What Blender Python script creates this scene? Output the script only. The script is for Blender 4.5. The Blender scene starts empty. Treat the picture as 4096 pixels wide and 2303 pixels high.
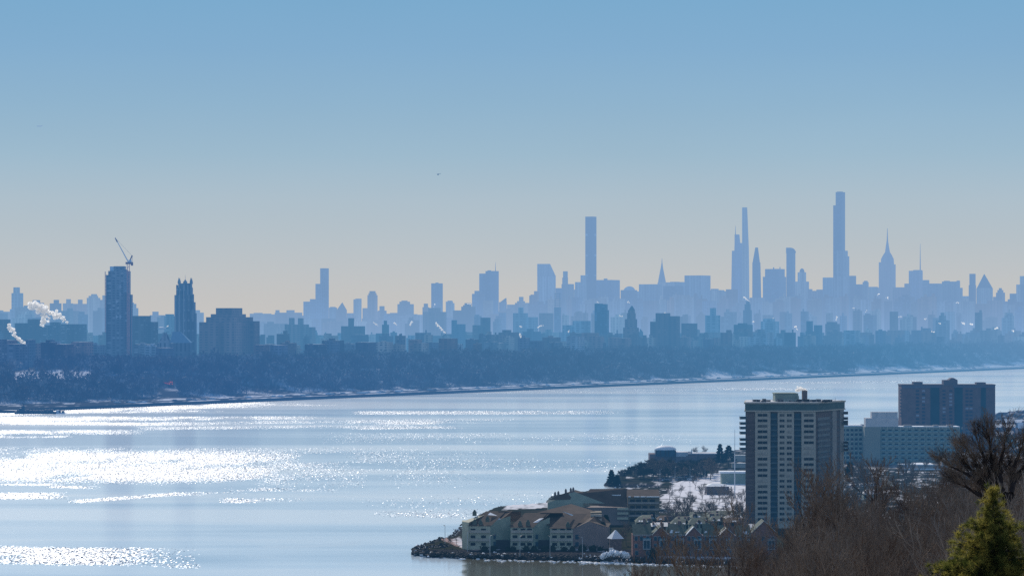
import bpy, math, random
import numpy as np
from mathutils import Vector, noise as mnoise

random.seed(7)
R = random.Random(11)
F, HZ, H = 11735.0, 1283.6, 95.7          # focal length and horizon in survey pixels (4096 wide), eye height in metres
K = F * H
def X(px, D): return (px - 2048.0) * D / F
def Z(row, D): return H - (row - HZ) * D / F
def DIST(row, z=0.0): return (H - z) * F / (row - HZ)

scene = bpy.context.scene
col = scene.collection
world = bpy.data.worlds.new("World"); scene.world = world; world.use_nodes = True

# ------------------------------------------------------------------ helpers
def link(o, parent=None):
    col.objects.link(o)
    if parent is not None: o.parent = parent
    return o
def tag(o, label=None, cat=None, group=None, kind=None):
    if label: o["label"] = label
    if cat: o["category"] = cat
    if group: o["group"] = group
    if kind: o["kind"] = kind
    return o
def empty(name, loc, label, cat, group=None, rz=0.0):
    o = bpy.data.objects.new(name, None); o.location = loc; o.rotation_euler = (0, 0, rz)
    o.empty_display_size = 1.0
    link(o); return tag(o, label, cat, group)

class MB:
    def __init__(s): s.v = []; s.f = []; s.m = []
    def face(s, pts, m=0):
        n = len(s.v); s.v += [tuple(p) for p in pts]; s.f.append(tuple(range(n, n + len(pts)))); s.m.append(m)
    def box(s, x0, x1, y0, y1, z0, z1, m=0, top=None):
        s.prism([(x0, y0), (x1, y0), (x1, y1), (x0, y1)], z0, z1, m, top)
    def prism(s, poly, z0, z1, m=0, top=None, poly2=None):
        n = len(s.v); k = len(poly); p2 = poly2 or poly
        s.v += [(a, b, z0) for a, b in poly] + [(a, b, z1) for a, b in p2]
        for i in range(k):
            j = (i + 1) % k
            s.f.append((n + i, n + j, n + k + j, n + k + i)); s.m.append(m)
        s.f.append(tuple(n + k + i for i in range(k))); s.m.append(m if top is None else top)
        s.f.append(tuple(n + k - 1 - i for i in range(k))); s.m.append(m)
    def rect(s, cx, cy, w, d, th, z0, z1, m=0, top=None, w2=None, d2=None, cx2=None):
        c, q = math.cos(th), math.sin(th)
        def P(w, d, cx): return [(cx + a * c - b * q, cy + a * q + b * c) for a, b in ((-w/2, -d/2), (w/2, -d/2), (w/2, d/2), (-w/2, d/2))]
        s.prism(P(w, d, cx), z0, z1, m, top, P(w2 if w2 is not None else w, d2 if d2 is not None else d, cx if cx2 is None else cx2))
    def tube(s, p, q, r0, r1, n=5, m=0, cap=False):
        p = Vector(p); q = Vector(q); d = q - p
        if d.length < 1e-6: return
        d.normalize(); a = d.orthogonal().normalized(); b = d.cross(a); k = len(s.v)
        for c, r in ((p, r0), (q, r1)):
            for i in range(n):
                t = 2 * math.pi * i / n
                s.v.append(tuple(c + (a * math.cos(t) + b * math.sin(t)) * r))
        for i in range(n):
            j = (i + 1) % n
            s.f.append((k + i, k + j, k + n + j, k + n + i)); s.m.append(m)
        if cap: s.f.append(tuple(k + n + i for i in range(n))); s.m.append(m)
    def gable(s, x0, x1, y0, y1, z0, ze, zr, m=0, mr=1, axis='y', over=0.3):
        # walls m, roof mr; ridge runs along `axis`
        if axis == 'y':
            xm = (x0 + x1) / 2
            s.v += []; 
            for y in (y0, y1):
                s.face([(x0, y, z0), (x1, y, z0), (x1, y, ze), (xm, y, zr), (x0, y, ze)], m)
            s.face([(x0, y0, z0), (x0, y1, z0), (x0, y1, ze), (x0, y0, ze)], m)
            s.face([(x1, y0, z0), (x1, y1, z0), (x1, y1, ze), (x1, y0, ze)], m)
        else:
            ym = (y0 + y1) / 2
            for x in (x0, x1):
                s.face([(x, y0, z0), (x, y1, z0), (x, y1, ze), (x, ym, zr), (x, y0, ze)], m)
            s.face([(x0, y0, z0), (x1, y0, z0), (x1, y0, ze), (x0, y0, ze)], m)
            s.face([(x0, y1, z0), (x1, y1, z0), (x1, y1, ze), (x0, y1, ze)], m)
    def sphere(s, c, r, n=8, k=6, m=0, sz=1.0, jit=0.0, rnd=None, z_min=-1):
        b = len(s.v); rnd = rnd or R
        for i in range(k + 1):
            ph = math.pi * i / k
            for j in range(n):
                t = 2 * math.pi * j / n; rr = r * (1 + jit * (rnd.random() - .5))
                zz = math.cos(ph)
                if zz < z_min: zz = z_min
                s.v.append((c[0] + rr * math.sin(ph) * math.cos(t), c[1] + rr * math.sin(ph) * math.sin(t), c[2] + rr * zz * sz))
        for i in range(k):
            for j in range(n):
                j2 = (j + 1) % n
                s.f.append((b + i * n + j, b + (i + 1) * n + j, b + (i + 1) * n + j2, b + i * n + j2)); s.m.append(m)
    def mesh(s, name, mats, smooth=False):
        me = bpy.data.meshes.new(name); me.from_pydata(s.v, [], s.f)
        for mt in (mats if isinstance(mats, (list, tuple)) else [mats]): me.materials.append(mt)
        if any(s.m): me.polygons.foreach_set("material_index", s.m)
        if smooth: me.polygons.foreach_set("use_smooth", [True] * len(s.f))
        me.update(); return me
    def build(s, name, mats, parent=None, loc=None, smooth=False):
        o = bpy.data.objects.new(name, s.mesh(name, mats, smooth))
        if loc is not None: o.location = loc
        return link(o, parent)
def child(name, me, parent, loc=(0, 0, 0), label=None, rz=0.0):
    o = bpy.data.objects.new(name, me); o.location = loc; o.rotation_euler = (0, 0, rz); link(o, parent)
    if label: o["label"] = label
    return o
def copy_thing(o, loc=None, rz=None, scale=None, label=None, group=None):
    c = o.copy(); col.objects.link(c)
    if loc is not None: c.location = loc
    if rz is not None: c.rotation_euler = (0, 0, rz)
    if scale is not None: c.scale = scale if isinstance(scale, tuple) else (scale,) * 3
    if label: c["label"] = label
    if group: c["group"] = group
    for ch in list(o.children):
        d = ch.copy(); col.objects.link(d); d.parent = c
        for g in list(ch.children):
            e = g.copy(); col.objects.link(e); e.parent = d
    return c

def np_mesh(name, V, Fq, mats, attrs=None, fm=None, smooth=False):
    me = bpy.data.meshes.new(name)
    V = np.asarray(V, np.float32); Fq = np.asarray(Fq, np.int32); k = Fq.shape[1]
    me.vertices.add(len(V)); me.vertices.foreach_set("co", V.ravel())
    me.loops.add(Fq.size); me.loops.foreach_set("vertex_index", Fq.ravel())
    me.polygons.add(len(Fq)); me.polygons.foreach_set("loop_start", np.arange(0, Fq.size, k, dtype=np.int32))
    me.polygons.foreach_set("loop_total", np.full(len(Fq), k, np.int32))
    for mt in mats: me.materials.append(mt)
    if fm is not None: me.polygons.foreach_set("material_index", np.asarray(fm, np.int32))
    if smooth: me.polygons.foreach_set("use_smooth", np.ones(len(Fq), bool))
    me.update(calc_edges=True)
    for k_, a in (attrs or {}).items():
        at = me.attributes.new(k_, 'FLOAT', 'POINT'); at.data.foreach_set("value", np.asarray(a, np.float32).ravel())
    return me

# value noise on arrays
def vnoise(x, y, seed=0):
    xi = np.floor(x).astype(np.int64); yi = np.floor(y).astype(np.int64); fx = x - xi; fy = y - yi
    def h(a, b):
        n = (a * 374761393 + b * 668265263 + seed * 974634777) & 0x7fffffff
        n = ((n ^ (n >> 13)) * 1274126177) & 0x7fffffff
        return ((n ^ (n >> 16)) & 0xffff) / 65535.0
    sx = fx * fx * (3 - 2 * fx); sy = fy * fy * (3 - 2 * fy)
    return (h(xi, yi) * (1 - sx) + h(xi + 1, yi) * sx) * (1 - sy) + (h(xi, yi + 1) * (1 - sx) + h(xi + 1, yi + 1) * sx) * sy
def fbm(x, y, seed=0, o=4):
    s = 0; a = .5; t = 0
    for i in range(o):
        s = s + a * vnoise(x * 2**i + 17.3 * i, y * 2**i + 9.1 * i, seed + i); t += a; a *= .55
    return s / t

# ------------------------------------------------------------------ materials
def s2l(c): return tuple(((v / 255) / 12.92 if v / 255 <= .04045 else ((v / 255 + .055) / 1.055) ** 2.4) for v in c)
def ramp(nt, stops, interp='LINEAR'):
    n = nt.nodes.new("ShaderNodeValToRGB"); cr = n.color_ramp; cr.interpolation = interp
    while len(cr.elements) > 1: cr.elements.remove(cr.elements[-1])
    for i, (p, c) in enumerate(stops):
        e = cr.elements[0] if i == 0 else cr.elements.new(p)
        e.position = p
        c = (c, c, c) if isinstance(c, (int, float)) else c
        e.color = (*c, 1)
    return n
# aerial perspective: haze painted onto surfaces as emission, thicker downriver (+Y), world-fixed
hz = bpy.data.node_groups.new("painted_river_haze", "ShaderNodeTree")
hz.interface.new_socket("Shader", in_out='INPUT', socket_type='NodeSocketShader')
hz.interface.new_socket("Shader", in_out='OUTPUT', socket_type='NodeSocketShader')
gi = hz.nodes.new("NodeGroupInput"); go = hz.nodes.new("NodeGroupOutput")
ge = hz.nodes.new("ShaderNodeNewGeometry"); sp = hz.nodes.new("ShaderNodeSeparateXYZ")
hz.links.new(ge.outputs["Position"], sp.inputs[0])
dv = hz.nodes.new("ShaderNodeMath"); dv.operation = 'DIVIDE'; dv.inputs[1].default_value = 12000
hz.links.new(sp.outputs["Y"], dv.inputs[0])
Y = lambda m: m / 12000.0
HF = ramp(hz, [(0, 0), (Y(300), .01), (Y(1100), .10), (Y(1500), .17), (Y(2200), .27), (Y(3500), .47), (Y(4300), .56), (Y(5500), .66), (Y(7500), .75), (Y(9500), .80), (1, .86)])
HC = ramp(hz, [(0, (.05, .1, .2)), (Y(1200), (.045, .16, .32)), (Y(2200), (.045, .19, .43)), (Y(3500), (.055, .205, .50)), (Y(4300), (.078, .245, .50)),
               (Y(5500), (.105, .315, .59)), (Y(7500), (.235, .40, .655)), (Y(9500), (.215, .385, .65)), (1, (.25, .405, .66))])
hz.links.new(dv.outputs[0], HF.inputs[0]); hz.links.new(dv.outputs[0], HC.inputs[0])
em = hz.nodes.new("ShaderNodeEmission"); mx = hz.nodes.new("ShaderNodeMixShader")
# the painted haze glows a little paler low over the far streets
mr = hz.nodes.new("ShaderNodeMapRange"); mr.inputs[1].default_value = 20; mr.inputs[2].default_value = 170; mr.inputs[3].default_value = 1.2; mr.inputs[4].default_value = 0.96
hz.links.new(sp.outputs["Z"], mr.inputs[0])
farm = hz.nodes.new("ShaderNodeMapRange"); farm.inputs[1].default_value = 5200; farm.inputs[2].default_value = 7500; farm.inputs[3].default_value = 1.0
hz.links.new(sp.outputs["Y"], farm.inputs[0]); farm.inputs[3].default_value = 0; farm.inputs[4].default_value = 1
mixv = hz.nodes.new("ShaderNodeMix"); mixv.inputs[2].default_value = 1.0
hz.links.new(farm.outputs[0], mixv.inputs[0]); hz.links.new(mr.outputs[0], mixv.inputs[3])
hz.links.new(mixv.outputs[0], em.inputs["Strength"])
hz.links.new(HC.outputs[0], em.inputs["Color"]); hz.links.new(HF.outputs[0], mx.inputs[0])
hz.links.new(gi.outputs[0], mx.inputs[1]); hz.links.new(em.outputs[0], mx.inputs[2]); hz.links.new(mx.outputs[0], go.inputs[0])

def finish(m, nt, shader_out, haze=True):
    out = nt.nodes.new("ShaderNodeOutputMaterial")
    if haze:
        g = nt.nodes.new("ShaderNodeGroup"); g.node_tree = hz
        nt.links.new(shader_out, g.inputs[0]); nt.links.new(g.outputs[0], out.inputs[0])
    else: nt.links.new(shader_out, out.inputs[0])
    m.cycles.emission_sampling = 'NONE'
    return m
def newmat(name):
    m = bpy.data.materials.new(name); m.use_nodes = True; m.node_tree.nodes.clear(); return m, m.node_tree
def mat(name, c, rough=.8, var=.25, scale=.3, metal=0., spec=.08, haze=True, bump=0.):
    m, nt = newmat(name); p = nt.nodes.new("ShaderNodeBsdfPrincipled")
    p.inputs["Roughness"].default_value = rough; p.inputs["Metallic"].default_value = metal
    p.inputs["Specular IOR Level"].default_value = spec
    tc = nt.nodes.new("ShaderNodeTexCoord"); n = nt.nodes.new("ShaderNodeTexNoise"); n.inputs["Scale"].default_value = scale; n.inputs["Detail"].default_value = 5
    nt.links.new(tc.outputs["Object"], n.inputs["Vector"])
    r = ramp(nt, [(.25, tuple(v * (1 - var) for v in c)), (.75, tuple(min(1, v * (1 + var)) for v in c))])
    nt.links.new(n.outputs["Fac"], r.inputs[0]); nt.links.new(r.outputs[0], p.inputs["Base Color"])
    if bump:
        b = nt.nodes.new("ShaderNodeBump"); b.inputs["Strength"].default_value = bump; b.inputs["Distance"].default_value = .3
        nt.links.new(n.outputs["Fac"], b.inputs["Height"]); nt.links.new(b.outputs[0], p.inputs["Normal"])
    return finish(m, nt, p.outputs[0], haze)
def wallmat(name, c, win=(.03, .04, .06), fh=3.6, bw=4.5, wf=.5, hf=.45, lit=.0, rough=.75, var=.6):
    """masonry or curtain wall with rows of windows"""
    m, nt = newmat(name); L = nt.links
    p = nt.nodes.new("ShaderNodeBsdfPrincipled"); p.inputs["Specular IOR Level"].default_value = .3
    g = nt.nodes.new("ShaderNodeNewGeometry"); s = nt.nodes.new("ShaderNodeSeparateXYZ"); L.new(g.outputs["Position"], s.inputs[0])
    def M(op, a, b=None, c_=None):
        n = nt.nodes.new("ShaderNodeMath"); n.operation = op
        for i, v in enumerate((a, b, c_)):
            if v is None: continue
            if isinstance(v, (int, float)): n.inputs[i].default_value = v
            else: L.new(v, n.inputs[i])
        return n.outputs[0]
    u = M('ADD', M('MULTIPLY', s.outputs["X"], .9), M('MULTIPLY', s.outputs["Y"], .62))
    fu = M('FRACT', M('DIVIDE', u, bw)); fz = M('FRACT', M('DIVIDE', s.outputs["Z"], fh))
    mask = M('MULTIPLY', M('LESS_THAN', fu, wf), M('LESS_THAN', fz, hf))
    nz = nt.nodes.new("ShaderNodeTexNoise"); nz.inputs["Scale"].default_value = .035; nz.inputs["Detail"].default_value = 4
    mp = nt.nodes.new("ShaderNodeMapping"); mp.inputs["Scale"].default_value = (1.6, 1.6, .12); L.new(g.outputs["Position"], mp.inputs[0]); L.new(mp.outputs[0], nz.inputs["Vector"])
    r = ramp(nt, [(.3, tuple(v * (1 - var) for v in c)), (.7, tuple(v * (1 + var) for v in c))]); L.new(nz.outputs["Fac"], r.inputs[0])
    wn = nt.nodes.new("ShaderNodeTexWhiteNoise"); wn.noise_dimensions = '2D'; cb = nt.nodes.new("ShaderNodeCombineXYZ")
    L.new(M('FLOOR', M('DIVIDE', u, bw)), cb.inputs[0]); L.new(M('FLOOR', M('DIVIDE', s.outputs["Z"], fh)), cb.inputs[1]); L.new(cb.outputs[0], wn.inputs["Vector"])
    wr = ramp(nt, [(.0, tuple(v * .5 for v in win)), (.75, win), (.93, tuple(v * 1.3 for v in c)), (1, tuple(min(1, v * 1.7) for v in c))]); L.new(wn.outputs["Value"], wr.inputs[0])
    oi = nt.nodes.new("ShaderNodeObjectInfo"); tint = nt.nodes.new("ShaderNodeVectorMath"); tint.operation = 'SCALE'; L.new(r.outputs[0], tint.inputs[0]); L.new(M('MULTIPLY_ADD', oi.outputs["Random"], 1.7, .4), tint.inputs['Scale'])
    mixc = nt.nodes.new("ShaderNodeMix"); mixc.data_type = 'RGBA'
    L.new(mask, mixc.inputs[0]); L.new(tint.outputs[0], mixc.inputs[6]); L.new(wr.outputs[0], mixc.inputs[7])
    L.new(mixc.outputs[2], p.inputs["Base Color"])
    L.new(M('MULTIPLY_ADD', mask, -(rough - .25), rough), p.inputs["Roughness"])
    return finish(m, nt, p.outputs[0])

M_ = {}
M_['brick_far'] = wallmat("brown_brick_walls", (.22, .13, .10))
M_['tan_far'] = wallmat("tan_masonry_walls", (.38, .31, .24), fh=3.4, bw=3.8)
M_['grey_far'] = wallmat("grey_concrete_walls", (.3, .3, .3), fh=3.3, bw=5.0, wf=.6)
M_['glass_far'] = wallmat("blue_curtain_wall", (.12, .17, .24), win=(.03, .06, .1), fh=4.0, bw=3.0, wf=.8, hf=.7, rough=.4)
M_['dark_far'] = wallmat("dark_tower_walls", (.10, .10, .12), fh=3.8, bw=3.2, wf=.6)
M_['stone'] = wallmat("limestone_tower", (.20, .19, .18), win=(.02, .03, .04), fh=14, bw=5, wf=.35, hf=.8)
M_['roof'] = mat("tar_roof", (.10, .10, .11), .9)
M_['snow'] = mat("snow", (.85, .87, .9), .6, .06, .2)
M_['snowroof'] = mat("patchy_snow_roof", (.6, .6, .62), .7, .5, .08)
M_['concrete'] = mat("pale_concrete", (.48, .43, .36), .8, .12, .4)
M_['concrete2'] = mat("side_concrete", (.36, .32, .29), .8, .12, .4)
M_['brickdark'] = mat("dark_brick", (.19, .145, .14), .85, .3, 1.2)
M_['brickred'] = mat("red_brick", (.25, .13, .11), .85, .25, 1.5)
M_['brickbrown'] = mat("brown_brick", (.20, .125, .105), .85, .25, .25)
M_['glass'] = mat("window_glass", (.02, .03, .045), .35, .5, .6, spec=.15)
M_['glassblue'] = mat("blue_glazing", (.025, .075, .115), .3, .6, .35, spec=.25)
M_['frame'] = mat("white_trim", (.34, .38, .4), .6, .1)
M_['greenwall'] = mat("grey_green_siding", (.50, .48, .36), .8, .12, .5)
M_['tealwall'] = mat("teal_grey_gable_siding", (.33, .36, .28), .8, .15, .3)
M_['greenmid'] = mat("grey_green_masonry", (.30, .34, .28), .8, .2, .2)
M_['purplewall'] = mat("mauve_grey_wall", (.26, .205, .19), .85, .15, .2)
M_['brownroof'] = mat("brown_shingles", (.13, .092, .07), .9, .25, .35)
M_['greenroof'] = mat("grey_green_slate", (.13, .15, .12), .85, .25, .8)
M_['olivewall'] = mat("olive_brown_wall", (.22, .18, .13), .85, .2, .3)
M_['white'] = mat("white_paint", (.8, .8, .82), .5, .05)
M_['whitewall'] = mat("pale_penthouse_wall", (.66, .62, .6), .7, .08)
M_['metal'] = mat("galvanised_metal", (.45, .47, .5), .45, .2, 1, metal=.6)
M_['darkmetal'] = mat("dark_steel", (.05, .05, .06), .5, .3, 1)
M_['bark'] = mat("grey_brown_bark", (.20, .15, .115), .9, .45, 1.1)
M_['barkred'] = mat("red_brown_bark", (.19, .135, .10), .9, .4, .9)
M_['barkpale'] = mat("pale_grey_bark", (.25, .20, .165), .85, .4, .9)
M_['barkdark'] = mat("near_black_bark", (.035, .028, .028), .9, .4, 2)
M_['rock'] = mat("dark_shore_rock", (.055, .05, .05), .8, .6, .7)
M_['bush'] = mat("dark_evergreen_shrub", (.025, .04, .035), .9, .4, 1)
M_['evergreen'] = mat("dark_evergreen_needles", (.02, .05, .045), .9, .4, .5)
M_['orange'] = mat("orange_sheeting", (1.0, .13, .05), .6, .15, .5)
def sheeting():
    m, nt = newmat("orange_sheeting_backlit"); a = nt.nodes.new("ShaderNodeBsdfDiffuse"); a.inputs[0].default_value = (1, .16, .06, 1); b = nt.nodes.new("ShaderNodeBsdfTranslucent"); b.inputs[0].default_value = (1, .16, .05, 1)
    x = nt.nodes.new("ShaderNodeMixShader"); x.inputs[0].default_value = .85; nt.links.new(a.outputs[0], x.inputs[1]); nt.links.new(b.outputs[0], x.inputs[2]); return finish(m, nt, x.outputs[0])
M_['orange'] = sheeting()
M_['cranewhite'] = mat("crane_paint_white", (.9, .88, .86), .5, .1)
M_['cranered'] = mat("crane_paint_red", (.3, .05, .03), .6, .1)
M_['hoist'] = mat("salmon_hoist_mast", (.95, .36, .25), .6, .2)
M_['hull'] = mat("black_hull_paint", (.03, .05, .06), .5, .3, .2)
M_['yellowgreen'] = mat("hi_vis_panel", (.45, .7, .1), .5, .1)
for i, c in enumerate([(.7, .72, .75), (.05, .055, .06), (.25, .26, .28), (.35, .04, .04), (.05, .1, .25), (.5, .5, .48)]):
    M_['car%d' % i] = mat("car_paint_" + ["silver", "black", "grey", "red", "blue", "champagne"][i], c, .25, .05, spec=.8)

M_['barkbrown'] = mat('dark_brown_bark', (.07, .052, .045), .9, .4, 1.2)
M_['grove'] = mat('grove_olive_bark', (.055, .06, .045), .9, .4, .9)
# steam: soft white with fading edges
def steam_mat():
    m, nt = newmat("white_steam"); L = nt.links
    d = nt.nodes.new("ShaderNodeBsdfDiffuse"); d.inputs[0].default_value = (.95, .93, .92, 1)
    t = nt.nodes.new("ShaderNodeBsdfTranslucent"); t.inputs[0].default_value = (.95, .93, .9, 1)
    a = nt.nodes.new("ShaderNodeMixShader"); a.inputs[0].default_value = .75; L.new(d.outputs[0], a.inputs[1]); L.new(t.outputs[0], a.inputs[2])
    eg = nt.nodes.new("ShaderNodeEmission"); eg.inputs[0].default_value = (.9, .93, 1, 1); eg.inputs[1].default_value = .1; ad = nt.nodes.new("ShaderNodeAddShader"); L.new(a.outputs[0], ad.inputs[0]); L.new(eg.outputs[0], ad.inputs[1]); a = ad  # faint emission stands in for light scattered inside the steam
    tr = nt.nodes.new("ShaderNodeBsdfTransparent"); lw = nt.nodes.new("ShaderNodeLayerWeight"); lw.inputs[0].default_value = .35
    n = nt.nodes.new("ShaderNodeTexNoise"); n.inputs["Scale"].default_value = .18; n.inputs["Detail"].default_value = 6
    tc = nt.nodes.new("ShaderNodeTexCoord"); L.new(tc.outputs["Object"], n.inputs["Vector"])
    s = nt.nodes.new("ShaderNodeMath"); s.operation = 'MULTIPLY_ADD'; L.new(n.outputs["Fac"], s.inputs[0]); s.inputs[1].default_value = 1.1; L.new(lw.outputs["Facing"], s.inputs[2])
    r = ramp(nt, [(.56, .0), (1.05, 1.0)]); L.new(s.outputs[0], r.inputs[0])
    mx = nt.nodes.new("ShaderNodeMixShader"); L.new(r.outputs[0], mx.inputs[0]); L.new(a.outputs[0], mx.inputs[1]); L.new(tr.outputs[0], mx.inputs[2])
    out = nt.nodes.new("ShaderNodeOutputMaterial"); L.new(mx.outputs[0], out.inputs[0]); m.cycles.emission_sampling = 'NONE'; return m
M_['steam'] = steam_mat()

# ------------------------------------------------------------------ sky, sun, camera
SUN_AZ, SUN_EL = -12.5, 31.0      # azimuth from +Y towards -X, elevation
def build_sky():
    nt = world.node_tree; nt.nodes.clear(); L = nt.links
    out = nt.nodes.new("ShaderNodeOutputWorld"); bg = nt.nodes.new("ShaderNodeBackground"); bg.inputs[1].default_value = .1
    sk = nt.nodes.new("ShaderNodeTexSky"); sk.sky_type = 'NISHITA'; sk.sun_disc = False
    sk.sun_elevation = math.radians(SUN_EL); sk.sun_rotation = math.radians(SUN_AZ); sk.dust_density = 1.5; sk.ozone_density = 2
    tc = nt.nodes.new("ShaderNodeTexCoord"); sx = nt.nodes.new("ShaderNodeSeparateXYZ"); L.new(tc.outputs["Generated"], sx.inputs[0])
    dvn = nt.nodes.new("ShaderNodeMath"); dvn.operation = 'DIVIDE'; dvn.inputs[1].default_value = .35; L.new(sx.outputs["Z"], dvn.inputs[0])
    st = []
    for row, c in [(1284, (199, 196, 193)), (1180, (195, 195, 194)), (1080, (189, 194, 197)), (960, (182, 193, 200)), (800, (173, 191, 203)), (620, (157, 186, 205)),
                   (420, (144, 180, 206)), (200, (131, 173, 206)), (0, (123, 170, 205)), (-900, (132, 170, 204)), (-2400, (168, 188, 208))]:
        st.append((max(0, (HZ - row) / F / .35), tuple(10 * v for v in s2l(c))))
    r = ramp(nt, st, 'LINEAR'); L.new(dvn.outputs[0], r.inputs[0])
    wn = nt.nodes.new("ShaderNodeTexNoise"); wn.inputs["Scale"].default_value = 1; wn.inputs["Detail"].default_value = 2; wm_ = nt.nodes.new("ShaderNodeMapping"); wm_.inputs["Scale"].default_value = (6, 6, 24); L.new(tc.outputs["Generated"], wm_.inputs[0]); L.new(wm_.outputs[0], wn.inputs["Vector"])
    ws = nt.nodes.new("ShaderNodeMath"); ws.operation = 'MULTIPLY_ADD'; L.new(wn.outputs["Fac"], ws.inputs[0]); ws.inputs[1].default_value = .07; ws.inputs[2].default_value = .965
    wv = nt.nodes.new("ShaderNodeVectorMath"); wv.operation = 'SCALE'; L.new(r.outputs[0], wv.inputs[0]); L.new(ws.outputs[0], wv.inputs["Scale"]); r = wv
    mr = nt.nodes.new("ShaderNodeMapRange"); mr.inputs[1].default_value = .34; mr.inputs[2].default_value = .7; L.new(sx.outputs["Z"], mr.inputs[0])
    mixc = nt.nodes.new("ShaderNodeMix"); mixc.data_type = 'RGBA'
    L.new(mr.outputs[0], mixc.inputs[0]); L.new(r.outputs[0], mixc.inputs[6]); L.new(sk.outputs[0], mixc.inputs[7])
    # away from the sun the sky is a little bluer
    nm = nt.nodes.new("ShaderNodeMapRange"); nm.inputs[1].default_value = .3; nm.inputs[2].default_value = -.5; L.new(sx.outputs["Y"], nm.inputs[0])
    tn_ = nt.nodes.new("ShaderNodeMix"); tn_.data_type = 'RGBA'; tn_.blend_type = 'MULTIPLY'; L.new(nm.outputs[0], tn_.inputs[0]); L.new(mixc.outputs[2], tn_.inputs[6]); tn_.inputs[7].default_value = (.84, .96, 1.12, 1); mixc = tn_
    L.new(mixc.outputs[2], bg.inputs[0]); L.new(bg.outputs[0], out.inputs[0])
build_sky()
sl = bpy.data.lights.new("sun", 'SUN'); sl.energy = 3.6; sl.angle = math.radians(.5); sl.color = (1, .94, .86)
so = bpy.data.objects.new("sun", sl); link(so)
az, el = math.radians(SUN_AZ), math.radians(SUN_EL)
sd = Vector((math.sin(az) * math.cos(el), math.cos(az) * math.cos(el), math.sin(el)))
so.rotation_euler = sd.to_track_quat('Z', 'Y').to_euler(); so.location = (0, 0, 400)
cam = bpy.data.cameras.new("camera"); co = bpy.data.objects.new("camera", cam); link(co); scene.camera = co
cam.sensor_width = 36; cam.sensor_fit = 'HORIZONTAL'; cam.lens = 36 * F / 4096
cam.shift_y = (HZ - 1151.5) / 4096; cam.clip_start = 1; cam.clip_end = 80000
co.location = (0, 0, H); co.rotation_euler = (math.radians(90), 0, 0)
scene.view_settings.view_transform = 'Standard'; scene.view_settings.look = 'None'; scene.view_settings.exposure = 0
scene.cycles.use_denoising = False
scene.cycles.max_bounces = 5; scene.cycles.transparent_max_bounces = 24
scene.cycles.sample_clamp_indirect = 4; scene.cycles.sample_clamp_direct = 3.2

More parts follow.
